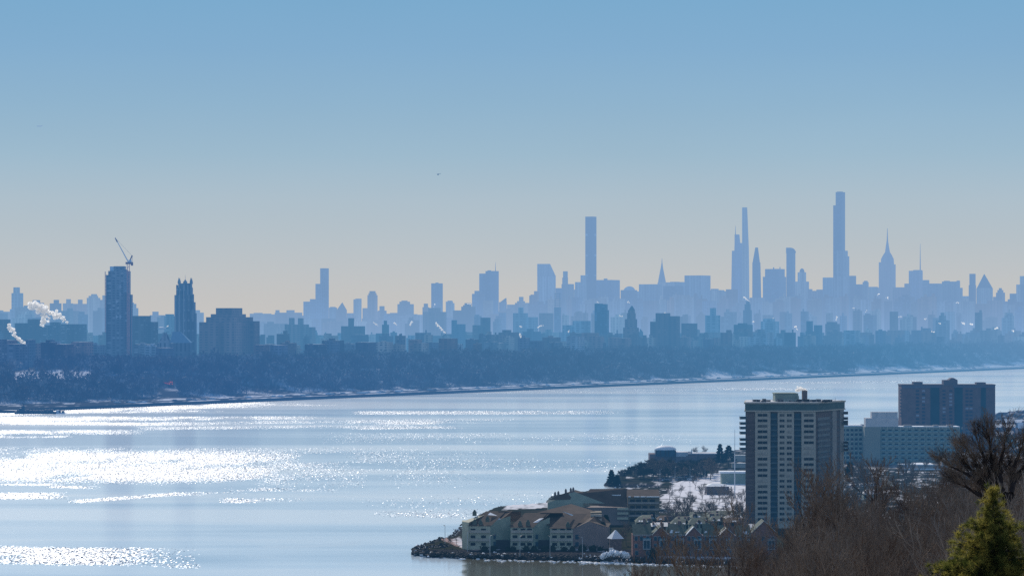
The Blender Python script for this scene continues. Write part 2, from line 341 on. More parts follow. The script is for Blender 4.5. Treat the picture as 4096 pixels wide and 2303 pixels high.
# ------------------------------------------------------------------ river
def shore_row(px): return 1651 - .0431 * px
def shore_D(px): return K / (shore_row(px) - HZ)
def river():
    rows = np.concatenate([np.arange(1372, 1450, 4), np.arange(1450, 2330, 2.2), np.arange(2330, 2700, 12), np.array([2800, 3200, 4200, 8000])])
    cols = np.concatenate([np.array([-4000, -2500, -1200, -600]), np.arange(-300, 4400, 9), np.array([4700, 5500, 7000, 9500])])
    Rr, C = np.meshgrid(rows.astype(float), cols.astype(float), indexing='ij')
    D = K / (Rr - HZ); x = (C - 2048) * D / F
    V = np.stack([x, D, np.zeros_like(D)], -1).reshape(-1, 3)
    nr, nc = Rr.shape; idx = np.arange(nr * nc).reshape(nr, nc)
    Fq = np.stack([idx[1:, :-1], idx[1:, 1:], idx[:-1, 1:], idx[:-1, :-1]], -1).reshape(-1, 4)
    # wind-ruffled leads between the ice sheets
    wob = (fbm(x / 160, D / 400, 3) - .5) * 14
    rip = np.zeros_like(Rr)
    def band(x0, r0, x1, r1, hw, fade_r, s, edge=.45, fl=60, t0=1.0):
        # a long lead from (x0,r0) to (x1,r1), half width hw, fading out over fade_r at its right end
        t = np.clip((C - x0) / max(1, (x1 - x0)), 0, 1); rc = r0 + (r1 - r0) * t
        w = hw * (t0 + (1 - t0) * t)
        d = np.abs(Rr + wob * (.25 if hw < 15 else .8) - rc) / w
        v = np.clip((1.15 - d) / edge, 0, 1)
        v = v * np.clip((C - x0 + fl) / fl, 0, 1) * np.clip((x1 - C + fade_r) / fade_r, 0, 1)
        np.maximum(rip, v * s, out=rip)
    band(-800, 1852, 900, 1868, 72, 1100, 1.0, t0=.8)
    band(1900, 1858, 2420, 1866, 26, 150, .26, fl=400)
    band(1500, 1848, 1750, 1850, 26, 200, .3, fl=200)
    band(-400, 1668, 900, 1622, 9, 200, .9); band(300, 1637, 1000, 1612, 7, 250, .9)
    band(-400, 1681, 1000, 1670, 7, 350, .95); band(60, 1690, 560, 1694, 6, 300, 1)
    band(560, 1692, 1780, 1680, 6, 300, .5); band(-300, 1729, 330, 1727, 9, 260, 1); band(-300, 1746, 240, 1744, 4, 60, .8)
    band(600, 1712, 1500, 1704, 6, 300, .5)
    band(1460, 1650, 2200, 1648, 7, 300, .75); band(1420, 1689, 1700, 1690, 7, 250, .8); band(1460, 1712, 1720, 1709, 5, 150, .7)
    band(-300, 1985, 150, 1982, 13, 130, 1); band(40, 1937, 200, 1938, 4, 60, .8); band(240, 1946, 340, 1949, 5, 60, .9)
    band(330, 2003, 700, 1974, 7, 120, .9); band(700, 1974, 900, 1966, 5, 90, .5); band(930, 1955, 1290, 1959, 7, 90, .95); band(930, 2000, 1220, 2001, 10, 60, 1.0)
    band(-300, 2212, 380, 2222, 33, 420, 1.0, edge=.3); band(600, 2254, 760, 2262, 10, 60, .35)
    band(1630, 2054, 1850, 2062, 11, 60, .8, fl=150); band(1700, 2046, 2060, 2044, 16, 100, .18, fl=150); band(1560, 2008, 2100, 1990, 22, 300, .12, fl=200)
    band(1550, 1752, 2500, 1760, 22, 300, .16, fl=300); band(1600, 1562, 2600, 1560, 12, 400, .06)
    band(2900, 1556, 3400, 1554, 4, 200, .5, fl=200); band(3200, 1528, 3700, 1524, 4, 200, .3, fl=200)
    patch = fbm(x / 45, D / 130, 21, 4)
    rip = rip * np.clip(.15 + (patch - .32) * 4.2, 0, 1) * (1 - .55 * np.clip((C - 900) / 700, 0, 1) * (Rr > 1760))
    patch2 = fbm(x / 14, D / 34, 23, 3)
    def core_(cx, cy, rx, ry, s_):
        nonlocal rip
        d = ((C - cx) / rx) ** 2 + ((Rr + wob * .5 - cy) / ry) ** 2
        rip = np.maximum(rip, s_ * np.clip(1.6 - 1.6 * d, 0, 1) * np.clip(.38 + (patch - .36) * 3.5, 0, 1) * np.clip(.35 + (patch2 - .35) * 4, 0, 1))
    core_(-300, 1855, 740, 54, .85); core_(-250, 1984, 520, 11, 1.0); core_(1075, 1999, 170, 8, .9); core_(-100, 1690, 1200, 8, .8); core_(0, 1668, 800, 5, .9); core_(300, 1644, 620, 8, .9); core_(-50, 1729, 420, 9, 1.0); core_(-150, 2212, 560, 30, 1.0); core_(900, 1620, 500, 5, .7)
    # light and dark streaks in the ice
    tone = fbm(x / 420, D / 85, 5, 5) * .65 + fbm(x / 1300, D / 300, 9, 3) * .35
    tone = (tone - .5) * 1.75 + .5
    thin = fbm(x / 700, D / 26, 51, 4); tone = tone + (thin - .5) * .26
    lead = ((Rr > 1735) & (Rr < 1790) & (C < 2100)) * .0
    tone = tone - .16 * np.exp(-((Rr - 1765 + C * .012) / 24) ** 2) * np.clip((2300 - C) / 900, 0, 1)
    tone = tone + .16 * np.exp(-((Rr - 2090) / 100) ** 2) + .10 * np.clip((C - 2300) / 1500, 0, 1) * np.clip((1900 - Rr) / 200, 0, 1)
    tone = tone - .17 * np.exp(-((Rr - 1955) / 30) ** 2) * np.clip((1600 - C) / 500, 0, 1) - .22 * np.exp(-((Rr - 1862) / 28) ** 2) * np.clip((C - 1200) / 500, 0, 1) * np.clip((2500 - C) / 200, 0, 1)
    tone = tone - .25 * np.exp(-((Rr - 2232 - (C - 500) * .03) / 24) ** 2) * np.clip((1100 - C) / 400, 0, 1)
    # snow-crusted ridges
    ridge = np.zeros_like(Rr)
    def rd(x0, r0, x1, r1, w, s, wf=14):
        t = (C - x0) / (x1 - x0); rc = r0 + (r1 - r0) * t + (fbm(x / 25, D / 30, 31) - .5) * wf
        m = np.exp(-((Rr - rc) / w) ** 2) * np.clip(t * 8, 0, 1) * np.clip((1 - t) * 8, 0, 1)
        np.maximum(ridge, m * s, out=ridge)
    rd(1020, 2186, 1480, 2168, 10, .9, 40); rd(1180, 2180, 1640, 2166, 4, .7); rd(980, 2218, 1100, 2224, 6, .35); rd(1350, 2252, 1600, 2256, 6, .45)
    rd(1850, 1838, 2040, 1868, 3, .6); rd(2040, 1868, 2120, 1868, 2, .5); rd(2230, 1812, 2900, 1832, 5, .6); rd(1850, 1795, 2700, 1812, 6, .3); rd(1880, 1828, 2000, 1827, 2, .5)
    rd(2900, 1640, 3400, 1650, 4, .35); rd(2300, 1648, 3050, 1650, 3, .25)
    # unfrozen brown water in the cove in front of the houses
    opn = np.clip((C - 1845 + (fbm(x / 9, D / 12, 41) - .5) * 60) / 22, 0, 1) * np.clip((Rr - 2195) / 20, 0, 1)
    opn = np.maximum(opn, np.clip((C - 2420) / 60, 0, 1) * np.clip((Rr - 1938) / 6, 0, 1) * np.clip((1975 - Rr) / 6, 0, 1) * .8)
    at = dict(ripple=rip, tone=tone, ridge=ridge, open_water=opn)
    m, nt = newmat("frozen_river"); L = nt.links
    def A(n):
        a = nt.nodes.new("ShaderNodeAttribute"); a.attribute_name = n; return a.outputs["Fac"]
    def Mt(op, a, b=None, c_=None, clamp=False):
        n = nt.nodes.new("ShaderNodeMath"); n.operation = op; n.use_clamp = clamp
        for i, v in enumerate((a, b, c_)):
            if v is None: continue
            if isinstance(v, (int, float)): n.inputs[i].default_value = v
            else: L.new(v, n.inputs[i])
        return n.outputs[0]
    g = nt.nodes.new("ShaderNodeNewGeometry")
    # ice: snow-dusted, half matt half glossy
    nz = nt.nodes.new("ShaderNodeTexNoise"); nz.inputs["Scale"].default_value = 1; nz.inputs["Detail"].default_value = 6
    mp = nt.nodes.new("ShaderNodeMapping"); mp.inputs["Scale"].default_value = (.012, .05, 1); L.new(g.outputs["Position"], mp.inputs[0]); L.new(mp.outputs[0], nz.inputs["Vector"])
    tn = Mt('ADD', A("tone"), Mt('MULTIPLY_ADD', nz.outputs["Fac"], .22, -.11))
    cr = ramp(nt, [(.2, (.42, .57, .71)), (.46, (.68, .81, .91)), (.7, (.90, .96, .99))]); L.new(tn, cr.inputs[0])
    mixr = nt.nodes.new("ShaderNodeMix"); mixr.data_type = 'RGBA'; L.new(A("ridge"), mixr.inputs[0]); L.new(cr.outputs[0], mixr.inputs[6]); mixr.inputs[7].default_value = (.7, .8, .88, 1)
    ice = nt.nodes.new("ShaderNodeBsdfPrincipled"); L.new(mixr.outputs[2], ice.inputs["Base Color"]); ice.inputs["Roughness"].default_value = .15; ice.inputs["Specular IOR Level"].default_value = .33
    # glitter: every little wave face tilts its own way
    def facet(sx, sy, k):
        mpp = nt.nodes.new("ShaderNodeMapping"); mpp.inputs["Scale"].default_value = (sx, sy, 1); L.new(g.outputs["Position"], mpp.inputs[0])
        vo = nt.nodes.new("ShaderNodeTexVoronoi"); vo.inputs["Scale"].default_value = 1; vo.voronoi_dimensions = '2D'; L.new(mpp.outputs[0], vo.inputs["Vector"])
        s1 = nt.nodes.new("ShaderNodeVectorMath"); s1.operation = 'SUBTRACT'; s1.inputs[1].default_value = (.5, .5, .5); L.new(vo.outputs["Color"], s1.inputs[0])
        s2 = nt.nodes.new("ShaderNodeVectorMath"); s2.operation = 'MULTIPLY_ADD'; s2.inputs[1].default_value = (k, k, 0); s2.inputs[2].default_value = (0, 0, 1); L.new(s1.outputs[0], s2.inputs[0])
        s3 = nt.nodes.new("ShaderNodeVectorMath"); s3.operation = 'NORMALIZE'; L.new(s2.outputs[0], s3.inputs[0]); return s3.outputs[0], vo
    nrm, vo = facet(2.2, .42, 1.5)
    wat = nt.nodes.new("ShaderNodeBsdfPrincipled"); wat.inputs["Roughness"].default_value = .36; wat.inputs["Specular IOR Level"].default_value = .7; L.new(nrm, wat.inputs["Normal"])
    wat.inputs["Base Color"].default_value = (.22, .32, .46, 1)
    # choose per cell whether it is ruffled, so that leads dissolve into single glints
    mp3 = nt.nodes.new("ShaderNodeMapping"); mp3.inputs["Scale"].default_value = (2.2, .42, 1); L.new(g.outputs["Position"], mp3.inputs[0])
    v3 = nt.nodes.new("ShaderNodeTexVoronoi"); v3.inputs["Scale"].default_value = 1; v3.voronoi_dimensions = '2D'; L.new(mp3.outputs[0], v3.inputs["Vector"])
    bsep = nt.nodes.new("ShaderNodeSeparateColor"); L.new(v3.outputs["Color"], bsep.inputs[0])
    pick = Mt('LESS_THAN', bsep.outputs[2], A("ripple"))
    mxs = nt.nodes.new("ShaderNodeMixShader"); L.new(pick, mxs.inputs[0]); L.new(ice.outputs[0], mxs.inputs[1]); L.new(wat.outputs[0], mxs.inputs[2])
    # open cove
    ow = nt.nodes.new("ShaderNodeBsdfPrincipled"); ow.inputs["Base Color"].default_value = (.15, .155, .125, 1); ow.inputs["Roughness"].default_value = .06; ow.inputs["Specular IOR Level"].default_value = .28
    n2 = nt.nodes.new("ShaderNodeTexNoise"); n2.inputs["Scale"].default_value = .8; n2.inputs["Detail"].default_value = 4; L.new(g.outputs["Position"], n2.inputs["Vector"])
    bp = nt.nodes.new("ShaderNodeBump"); bp.inputs["Strength"].default_value = .25; bp.inputs["Distance"].default_value = .08; L.new(n2.outputs["Fac"], bp.inputs["Height"]); L.new(bp.outputs[0], ow.inputs["Normal"])
    mx2 = nt.nodes.new("ShaderNodeMixShader"); L.new(A("open_water"), mx2.inputs[0]); L.new(mxs.outputs[0], mx2.inputs[1]); L.new(ow.outputs[0], mx2.inputs[2])
    finish(m, nt, mx2.outputs[0], haze=False)
    o = link(bpy.data.objects.new("river", np_mesh("river", V, Fq, [m], at)))
    tag(o, kind="structure")
river()

# ------------------------------------------------------------------ the far shore: terrain, wood, road
def terr(t, C=None):
    z = np.interp(t, [-30, 0, 2, 60, 90, 170, 215, 350, 700, 3000, 9000, 40000], [-6, -1, 3.2, 6.4, 8, 17, 29, 38, 36, 24, 16, 10])
    return z
def far_land():
    cols = np.concatenate([np.arange(-3500, -100, 60.), np.arange(-100, 4200, 6.), np.arange(4200, 8200, 60.)]); ts = np.concatenate([[-30, 0, 2, 7, 8, 20, 21, 33, 34, 47, 60], np.arange(62, 400, 12), np.arange(400, 1600, 120), np.arange(1600, 9000, 800), [12000, 20000, 34000]])
    T, C = np.meshgrid(ts.astype(float), cols, indexing='ij')
    D = K / np.maximum(60, (shore_row(C) - HZ)); y = D + T; x = (C - 2048) / F * y
    z = terr(T) + (fbm(x / 60, y / 60, 61) - .5) * 5 * np.clip((T - 80) / 100, 0, 1) * np.clip((1500 - T) / 400, 0, 1)
    V = np.stack([x, y, z], -1).reshape(-1, 3); nr, nc = T.shape; idx = np.arange(nr * nc).reshape(nr, nc)
    Fq = np.stack([idx[:-1, :-1], idx[:-1, 1:], idx[1:, 1:], idx[1:, :-1]], -1).reshape(-1, 4)
    row = HZ + (H - z) / y * F
    sn = np.zeros_like(T)
    sn = np.maximum(sn, (((T >= 8) & (T <= 20)) | ((T >= 34) & (T <= 60))) * 1.0 * np.clip((fbm(x / 22, y / 22, 77, 3) - .42 + np.clip((C - 900) / 700, 0, 1) * .1 + np.clip((C - 2600) / 600, 0, 1) * .08 - (C < 560) * .2) * 8, 0, 1))
    sn = np.maximum(sn, np.clip((fbm(x / 30, y / 30, 71) - .50) * 6, 0, 1) * (T > 60) * (T < 420) * .8); sn = np.maximum(sn, (T > 60) * (T < 130) * (C > 2600) * np.clip((fbm(x / 60, y / 60, 79, 3) - .5) * 8, 0, 1))
    sn = np.maximum(sn, ((C > 60) & (C < 370) & (T > 215) & (T < 330)) * 1.0)
    m, nt = newmat("winter_ground"); L = nt.links
    a = nt.nodes.new("ShaderNodeAttribute"); a.attribute_name = "snow_cover"
    mixc = nt.nodes.new("ShaderNodeMix"); mixc.data_type = 'RGBA'; L.new(a.outputs["Fac"], mixc.inputs[0]); mixc.inputs[6].default_value = (.07, .065, .055, 1); mixc.inputs[7].default_value = (.85, .85, .88, 1)
    p = nt.nodes.new("ShaderNodeBsdfPrincipled"); p.inputs["Specular IOR Level"].default_value = 0; p.inputs["Roughness"].default_value = .8; L.new(mixc.outputs[2], p.inputs["Base Color"])
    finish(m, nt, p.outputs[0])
    tag(link(bpy.data.objects.new("far_shore_ground", np_mesh("far_shore_ground", V, Fq, [m], dict(snow_cover=sn)))), kind="structure")
far_land()
def wood():
    rng = np.random.default_rng(5); n = 17000
    C = rng.uniform(-500, 4700, n); T = 64 + rng.random(n) ** .9 * 340
    D = K / (shore_row(C) - HZ); y = D + T; x = (C - 2048) / F * y
    keep = ~((C > 50) & (C < 375) & (T > 212) & (T < 335) & (rng.random(n) < .96)) & ~((C > 330) & (C < 700) & (T > 205) & (T < 235))
    keep &= ~((C > 626) & (C < 714) & (T > 62) & (T < 188)); keep &= ~((C < 140) & (T > 330)); keep &= ~((fbm(x / 45, y / 45, 91) < .36) & (T < 150)); keep &= ~((C > 2600) & (T < 135) & (fbm(x / 60, y / 60, 79, 3) > .53))
    x, y, T = x[keep], y[keep], T[keep]; n = len(x); z = terr(T)
    hgt = rng.uniform(9, 17, n) * np.where(T < 90, .62, 1) * np.clip(.55 + fbm(x / 35, y / 35, 13) * .9, .5, 1.3); rad = hgt * rng.uniform(.32, .5, n)
    k = 34
    u = rng.normal(size=(n, k, 3)); u /= np.linalg.norm(u, axis=-1, keepdims=True); rr = rng.random((n, k, 1)) ** .45
    c = u * rr * np.stack([rad, rad, hgt * .42], -1)[:, None, :]; c[..., 0] += x[:, None]; c[..., 1] += y[:, None]; c[..., 2] += (z + hgt * .6)[:, None]
    sz = rng.uniform(.5, 1.7, (n, k, 1, 1)) * (hgt / 12)[:, None, None, None]
    tri = rng.normal(size=(n, k, 3, 3)) * np.array([.65, .65, 1.0]); V = c[:, :, None, :] + tri * sz
    V = V.reshape(-1, 3); Fq = np.arange(len(V)).reshape(-1, 3)
    fm = np.repeat(rng.choice([0, 0, 0, 0, 1, 1, 1, 2], n), k)
    fm = np.where(rng.random(len(fm)) < .035, 2, fm)
    # trunks
    tw = .3; b = np.array([[-tw, 0], [tw, 0]]); tv = []
    base = np.stack([x, y, z - 1], -1)
    q = np.stack([base + [-.35, 0, 0], base + [.35, 0, 0], np.stack([x + .2, y, z + hgt * .7], -1)], 1).reshape(-1, 3)
    V2 = np.concatenate([V, q]); F2 = np.concatenate([Fq, np.arange(len(V), len(V2)).reshape(-1, 3)])
    fm2 = np.concatenate([fm, np.full(n, 3)])
    a = mat("wood_brown", (.11, .08, .075), .95, .4, .02); b_ = mat("wood_grey", (.16, .135, .125), .95, .4, .02); c_ = mat("wood_pale", (.36, .33, .31), .9, .3, .02); d_ = mat("wood_trunk", (.3, .27, .24), .9, .3, .02)
    o = link(bpy.data.objects.new("riverside_wood", np_mesh("riverside_wood", V2, F2, [a, b_, c_, d_], fm=fm2)))
    tag(o, "leafless brown wood covering the bank along the whole far shore", "woodland", kind="stuff")
wood()
def highway_cars():
    mb = MB(); mb.box(-2.4, 2.4, -1, 1, .3, 1.0); mb.box(-1.3, 1.5, -.85, .85, 1.0, 1.55); 
    names = ['silver', 'black', 'grey', 'red', 'blue', 'champagne']
    mes = [mb.mesh("highway_car", M_['car%d' % i]) for i in range(6)]
    for i in range(110):
        C = R.uniform(430, 4090); T = R.choice([22, 25, 28, 31]) + R.uniform(-1, 1); k = R.choices(range(6), [6, 2, 3, .6, .6, 2])[0]
        D = shore_D(C); y = D + T; o = bpy.data.objects.new("parkway_car", mes[k]); link(o)
        o.location = (X(C, y), y, float(terr(T)) - .2); o.rotation_euler = (0, 0, math.radians(42) + R.uniform(-.1, .1) + (math.pi if R.random() < .5 else 0)); s = R.uniform(1.1, 1.6); o.scale = (s, s, s)
        tag(o, "tiny %s vehicle on the shoreline parkway at the water's edge" % names[k], "car", "vehicles on the parkway along the far shore")
highway_cars()

# ------------------------------------------------------------------ distant city
TH = math.radians(-29)
CS = abs(math.cos(TH)) + abs(math.sin(TH))
def base_z(D): return float(np.interp(D, [3200, 4000, 5500, 8000, 12000], [24, 30, 26, 18, 12]))
def blk(mb, x0, x1, top, D, bottom=None, mi=0, ti=None, dy=0, topx=None):
    a, b = X(x0, D), X(x1, D); w = (b - a) / CS; z1 = Z(top, D); z0 = base_z(D) - 6 if bottom is None else Z(bottom, D)
    if topx is None: mb.rect((a + b) / 2, D + dy, w, w, TH, z0, z1, mi, ti)
    else:
        c, d = X(topx[0], D), X(topx[1], D); w2 = (d - c) / CS
        mb.rect((a + b) / 2, D + dy, w, w, TH, z0, z1, mi, ti, w2=w2, d2=w2, cx2=(c + d) / 2)
def tower(name, label, D, boxes, wall='grey_far', top='roof', cat="tower", group=None, extra=None, roofpart=False):
    mb = MB()
    for b in boxes: blk(mb, *b[:3], D, **(b[3] if len(b) > 3 else {}), ti=1)
    o = mb.build(name, [M_[wall], M_[top]]); 
    tag(o, label, cat, group)
    return o
def spire(o, px, r0, r1, w, D, name="spire", n=5, m='dark_far'):
    mb = MB(); mb.tube((X(px, D), D, Z(r0, D)), (X(px, D), D, Z(r1, D)), w, w * .25, n); return mb.build(name, M_[m], o)

S = []   # (name, label, D, boxes, wall)
def T_(*a, **k): return tower(*a, **k)
T_("tower_block", "hazy tower with a raised centre near the left edge of the skyline", 6800, [(47, 92, 1172), (54, 79, 1149), (40, 60, 1236)], 'grey_far')
T_("apartment_block", "pale hazy block cut by the left edge of the picture", 7000, [(-60, 12, 1241), (-60, 46, 1246)], 'tan_far')
T_("apartment_block", "low hazy slab right of the leftmost tower", 6700, [(60, 128, 1228), (95, 112, 1222)], 'tan_far')
T_("apartment_block", "hazy apartment tower with a blocky rooftop, behind the big steam cloud", 7200, [(115, 175, 1211), (131, 160, 1200)], 'brick_far')
T_("apartment_block", "hazy T-topped apartment tower right of the steam cloud", 7000, [(200, 245, 1213), (215, 236, 1199)], 'brick_far')
T_("apartment_block", "hazy block with a peaked water tank, second left of the crane tower group", 7300, [(252, 292, 1213), (265, 283, 1196)], 'tan_far')
T_("apartment_block", "wide hazy block with one small rooftop box, left of the crane tower", 7400, [(290, 352, 1215), (312, 330, 1198)], 'brick_far')
T_("apartment_block", "stepped hazy tower just left of the crane tower", 7200, [(348, 400, 1191), (355, 392, 1183), (365, 388, 1176)], 'tan_far')
T_("apartment_block", "hazy block partly hidden behind the crane tower's left side", 7300, [(395, 440, 1199), (410, 440, 1181)], 'grey_far')
T_("apartment_block", "rounded hazy building just right of the crane tower", 7000, [(515, 545, 1215), (525, 553, 1232), (515, 536, 1210)], 'grey_far')
T_("apartment_block", "hazy block with a square rooftop box between the crane tower and the church tower", 6900, [(600, 660, 1260), (610, 634, 1246), (590, 612, 1268)], 'brick_far')
T_("apartment_block", "teal round-shouldered block just left of the church tower", 5200, [(658, 702, 1264), (662, 696, 1256)], 'grey_far')
T_("apartment_block", "stepped hazy building just right of the church tower", 7200, [(775, 800, 1240), (795, 815, 1250)], 'tan_far')
T_("apartment_block", "long low hazy ridge of roofs right of the broad hospital-like block", 7600, [(1000, 1085, 1254), (1015, 1050, 1251), (1070, 1125, 1257)], 'tan_far')
T_("apartment_block", "long hazy slab with two rooftop boxes left of the tall twin-stepped tower", 7300, [(1100, 1208, 1250), (1102, 1118, 1240), (1146, 1178, 1240), (1200, 1216, 1262)], 'brick_far')
T_("stepped_tower", "tall narrow hazy tower rising in three steps, left third of the skyline", 8200, [(1214, 1266, 1206), (1262, 1285, 1135), (1281, 1315, 1073), (1240, 1262, 1196)], 'glass_far')
T_("apartment_block", "small pale dome-topped block right of the three-step tower", 8600, [(1316, 1348, 1230), (1320, 1342, 1227)], 'grey_far')
o = T_("gabled_tower", "small hazy tower with a steep pointed roof, right of the three-step tower", 7600, [(1345, 1387, 1240)], 'brick_far')
mb = MB(); blk(mb, 1347, 1387, 1210, 7600, bottom=1240, topx=(1368, 1370)); mb.build("roof", [M_['roof']], o)
T_("apartment_block", "low hazy block right of the steep-roofed tower", 7900, [(1388, 1416, 1252)], 'grey_far')
T_("apartment_block", "plain hazy tower with a slightly sloping top, between two lower blocks", 8000, [(1414, 1446, 1197), (1422, 1446, 1194)], 'tan_far')
T_("art_deco_tower", "hazy tower with a notched crown, tallest of its small cluster", 7800, [(1450, 1472, 1232), (1470, 1510, 1180), (1474, 1480, 1172), (1500, 1506, 1172), (1478, 1502, 1164), (1508, 1520, 1245)], 'brick_far')
T_("apartment_block", "hazy block with a small square tank house right of the notched tower", 7900, [(1512, 1546, 1242), (1518, 1538, 1224), (1540, 1560, 1254)], 'brick_far')
T_("apartment_block", "broad hazy tower with a rounded top and a side wing, midway to the flat-topped tower", 8000, [(1590, 1655, 1216), (1598, 1640, 1206), (1606, 1630, 1202), (1560, 1592, 1251), (1652, 1670, 1256)], 'tan_far')
T_("office_tower", "plain flat-topped hazy tower standing alone, with steam in front of it", 8800, [(1725, 1771, 1133), (1742, 1754, 1130)], 'glass_far')
T_("apartment_block", "slim hazy tower at the left of the wide brown block", 7300, [(1690, 1716, 1228), (1695, 1712, 1214)], 'brick_far')
T_("hospital_block", "wide hazy block with a dark rooftop box, below the plain flat-topped tower", 6600, [(1692, 1786, 1247), (1713, 1762, 1231)], 'brick_far')
T_("apartment_block", "slim pale tower right of the plain flat-topped tower", 8700, [(1783, 1812, 1206), (1790, 1810, 1202), (1806, 1818, 1212)], 'tan_far')
T_("apartment_block", "brown hazy block with a thin rooftop pole and stepped roof", 7000, [(1812, 1850, 1241), (1845, 1902, 1226), (1858, 1886, 1212), (1852, 1870, 1220)], 'brick_far')
T_("office_tower", "stepped hazy tower leaning against the tall pair with the mast", 8700, [(1888, 1940, 1175), (1898, 1930, 1163)], 'glass_far')
o = T_("twin_slab_tower", "tall pair of flat slabs with a thin mast on the roof, left of centre", 9200, [(1917, 1950, 1094), (1942, 1995, 1084), (1950, 1965, 1081)], 'glass_far'); spire(o, 1982, 1084, 1048, 1.3, 9200, "mast")
T_("apartment_block", "pale slim block in front of the mast tower", 8300, [(1932, 1973, 1201)], 'tan_far')
o = T_("wedge_roof_tower", "small hazy tower with a wedge-shaped top right of the mast tower", 8500, [(1996, 2027, 1208)], 'grey_far')
mb = MB(); D = 8500; mb.prism([(X(2001, D), D - 8), (X(2026, D), D - 8), (X(2026, D), D + 6), (X(2001, D), D + 6)], Z(1208, D), Z(1192, D), 0, None, [(X(2022, D), D - 8), (X(2026, D), D - 8), (X(2026, D), D + 6), (X(2022, D), D + 6)]); mb.build("roof", [M_['roof']], o)
T_("apartment_block", "hazy cluster block with a narrow lift tower, left of the slant-roofed tower", 8200, [(2028, 2072, 1218), (2060, 2118, 1211), (2076, 2094, 1187), (2068, 2100, 1204)], 'tan_far')
T_("apartment_block", "stepped hazy block touching the left side of the slant-roofed tower", 8600, [(2117, 2152, 1182), (2136, 2156, 1164), (2122, 2136, 1178)], 'brick_far')
D = 9938; o = T_("slant_roof_tower", "tall hazy tower whose top is cut by a steep slope", D, [(2149, 2223, 1106)], 'grey_far', top='snowroof')
mb = MB(); a, b, c = X(2149, D), X(2200, D), X(2223, D); y0, y1 = D - 26, D + 26
for y in (y0, y1): mb.face([(a, y, Z(1106, D)), (c, y, Z(1106, D)), (b, y, Z(1056, D)), (a, y, Z(1056, D))])
mb.face([(a, y0, Z(1106, D)), (a, y1, Z(1106, D)), (a, y1, Z(1056, D)), (a, y0, Z(1056, D))]); mb.face([(a, y0, Z(1056, D)), (b, y0, Z(1056, D)), (b, y1, Z(1056, D)), (a, y1, Z(1056, D))]); mb.face([(b, y0, Z(1056, D)), (c, y0, Z(1106, D)), (c, y1, Z(1106, D)), (b, y1, Z(1056, D))])
mb.build("sloped_crown", [M_['grey_far']], o)
T_("office_tower", "low hazy wing right of the slant-roofed tower", 9300, [(2223, 2250, 1152)], 'glass_far')
T_("office_tower", "narrow-necked hazy tower between the slant roof and the tallest central slab", 9500, [(2246, 2296, 1136), (2249, 2272, 1110), (2252, 2271, 1085)], 'tan_far')
T_("office_tower", "stepped hazy shoulder tower left of the tall square slab", 9300, [(2300, 2330, 1128), (2296, 2312, 1158), (2322, 2348, 1101)], 'grey_far')
D = 9597; o = T_("square_supertall", "very tall thin square tower with pale bands of open floors, right of centre", D, [(2341, 2386, 867)], 'dark_far')
for r in (940, 1022, 1102):
    for px in (2346, 2381): 
        mb = MB(); mb.box(X(px - 4, D), X(px + 4, D), D - 26, D - 16, Z(r + 4, D), Z(r - 4, D)); mb.build("open_floor_band", [M_['snowroof']], o)
T_("office_tower", "wide flat hazy slab right of the tall square tower", 9900, [(2384, 2480, 1120), (2415, 2430, 1114)], 'glass_far')
D = 9700; o = T_("arched_roof_tower", "hazy block with an arched roof right of the wide flat slab", D, [(2482, 2549, 1160)], 'glass_far')
mb = MB(); pts = [(X(2494 + 46 * i / 8, D), Z(1160 - 15 * math.sin(math.pi * i / 8) ** .6, D)) for i in range(9)]
for i in range(8): (a, za), (b, zb) = pts[i], pts[i + 1]; mb.face([(a, D - 22, za), (b, D - 22, zb), (b, D + 12, zb), (a, D + 12, za)]); mb.face([(a, D - 22, Z(1160, D)), (b, D - 22, Z(1160, D)), (b, D - 22, zb), (a, D - 22, za)])
mb.build("arched_roof", [M_['snowroof']], o)
T_("office_tower", "wide hazy slab left of the needle-spired tower", 9800, [(2555, 2650, 1137), (2548, 2560, 1165)], 'grey_far')
D = 10721; o = T_("needle_spire_tower", "hazy tower with a tapering scalloped crown and needle spire", D, [(2630, 2666, 1130)], 'tan_far')
mb = MB(); prof = [(2632, 2664, 1130, 2634, 2661, 1115), (2634, 2661, 1115, 2637, 2658, 1100), (2637, 2658, 1100, 2640, 2655, 1085), (2640, 2655, 1085, 2643, 2652, 1070), (2643, 2652, 1070, 2646, 2650, 1052)]
for a, b, r0, c, d, r1 in prof: blk(mb, a, b, r1, D, bottom=r0, topx=(c, d))
mb.build("stepped_crown", [M_['grey_far']], o); spire(o, 2648, 1052, 1032, 1.8, D)
T_("office_tower", "darker hazy slab below and right of the needle-spired tower", 9300, [(2652, 2735, 1144)], 'glass_far')
T_("office_tower", "long hazy slab behind the needle-spired tower's right side", 10200, [(2665, 2738, 1129), (2680, 2720, 1127)], 'grey_far')
T_("broad_slab_tower", "broad hazy slab office tower with a flat roof and a pale haze cloud on top", 9500, [(2737, 2843, 1102), (2700, 2745, 1128)], 'grey_far')
T_("office_tower", "low hazy wing stepping down right of the broad flat slab", 9400, [(2840, 2898, 1160), (2843, 2875, 1155), (2895, 2910, 1164)], 'tan_far')
T_("office_tower", "hazy block at the foot of the paired tapering towers", 8600, [(2903, 2952, 1157), (2906, 2916, 1170)], 'brick_far')
D = 10586; o = T_("tapering_supertall", "wide tapering hazy tower with a thin spire, left of the slimmest needle tower", D, [(2921, 2990, 1003, dict(topx=(2927, 2985))), (2937, 2972, 972, dict(bottom=1003, topx=(2938, 2969))), (2938, 2961, 938, dict(bottom=972, topx=(2938, 2958)))], 'glass_far'); spire(o, 2942, 942, 903, 1.8, D)
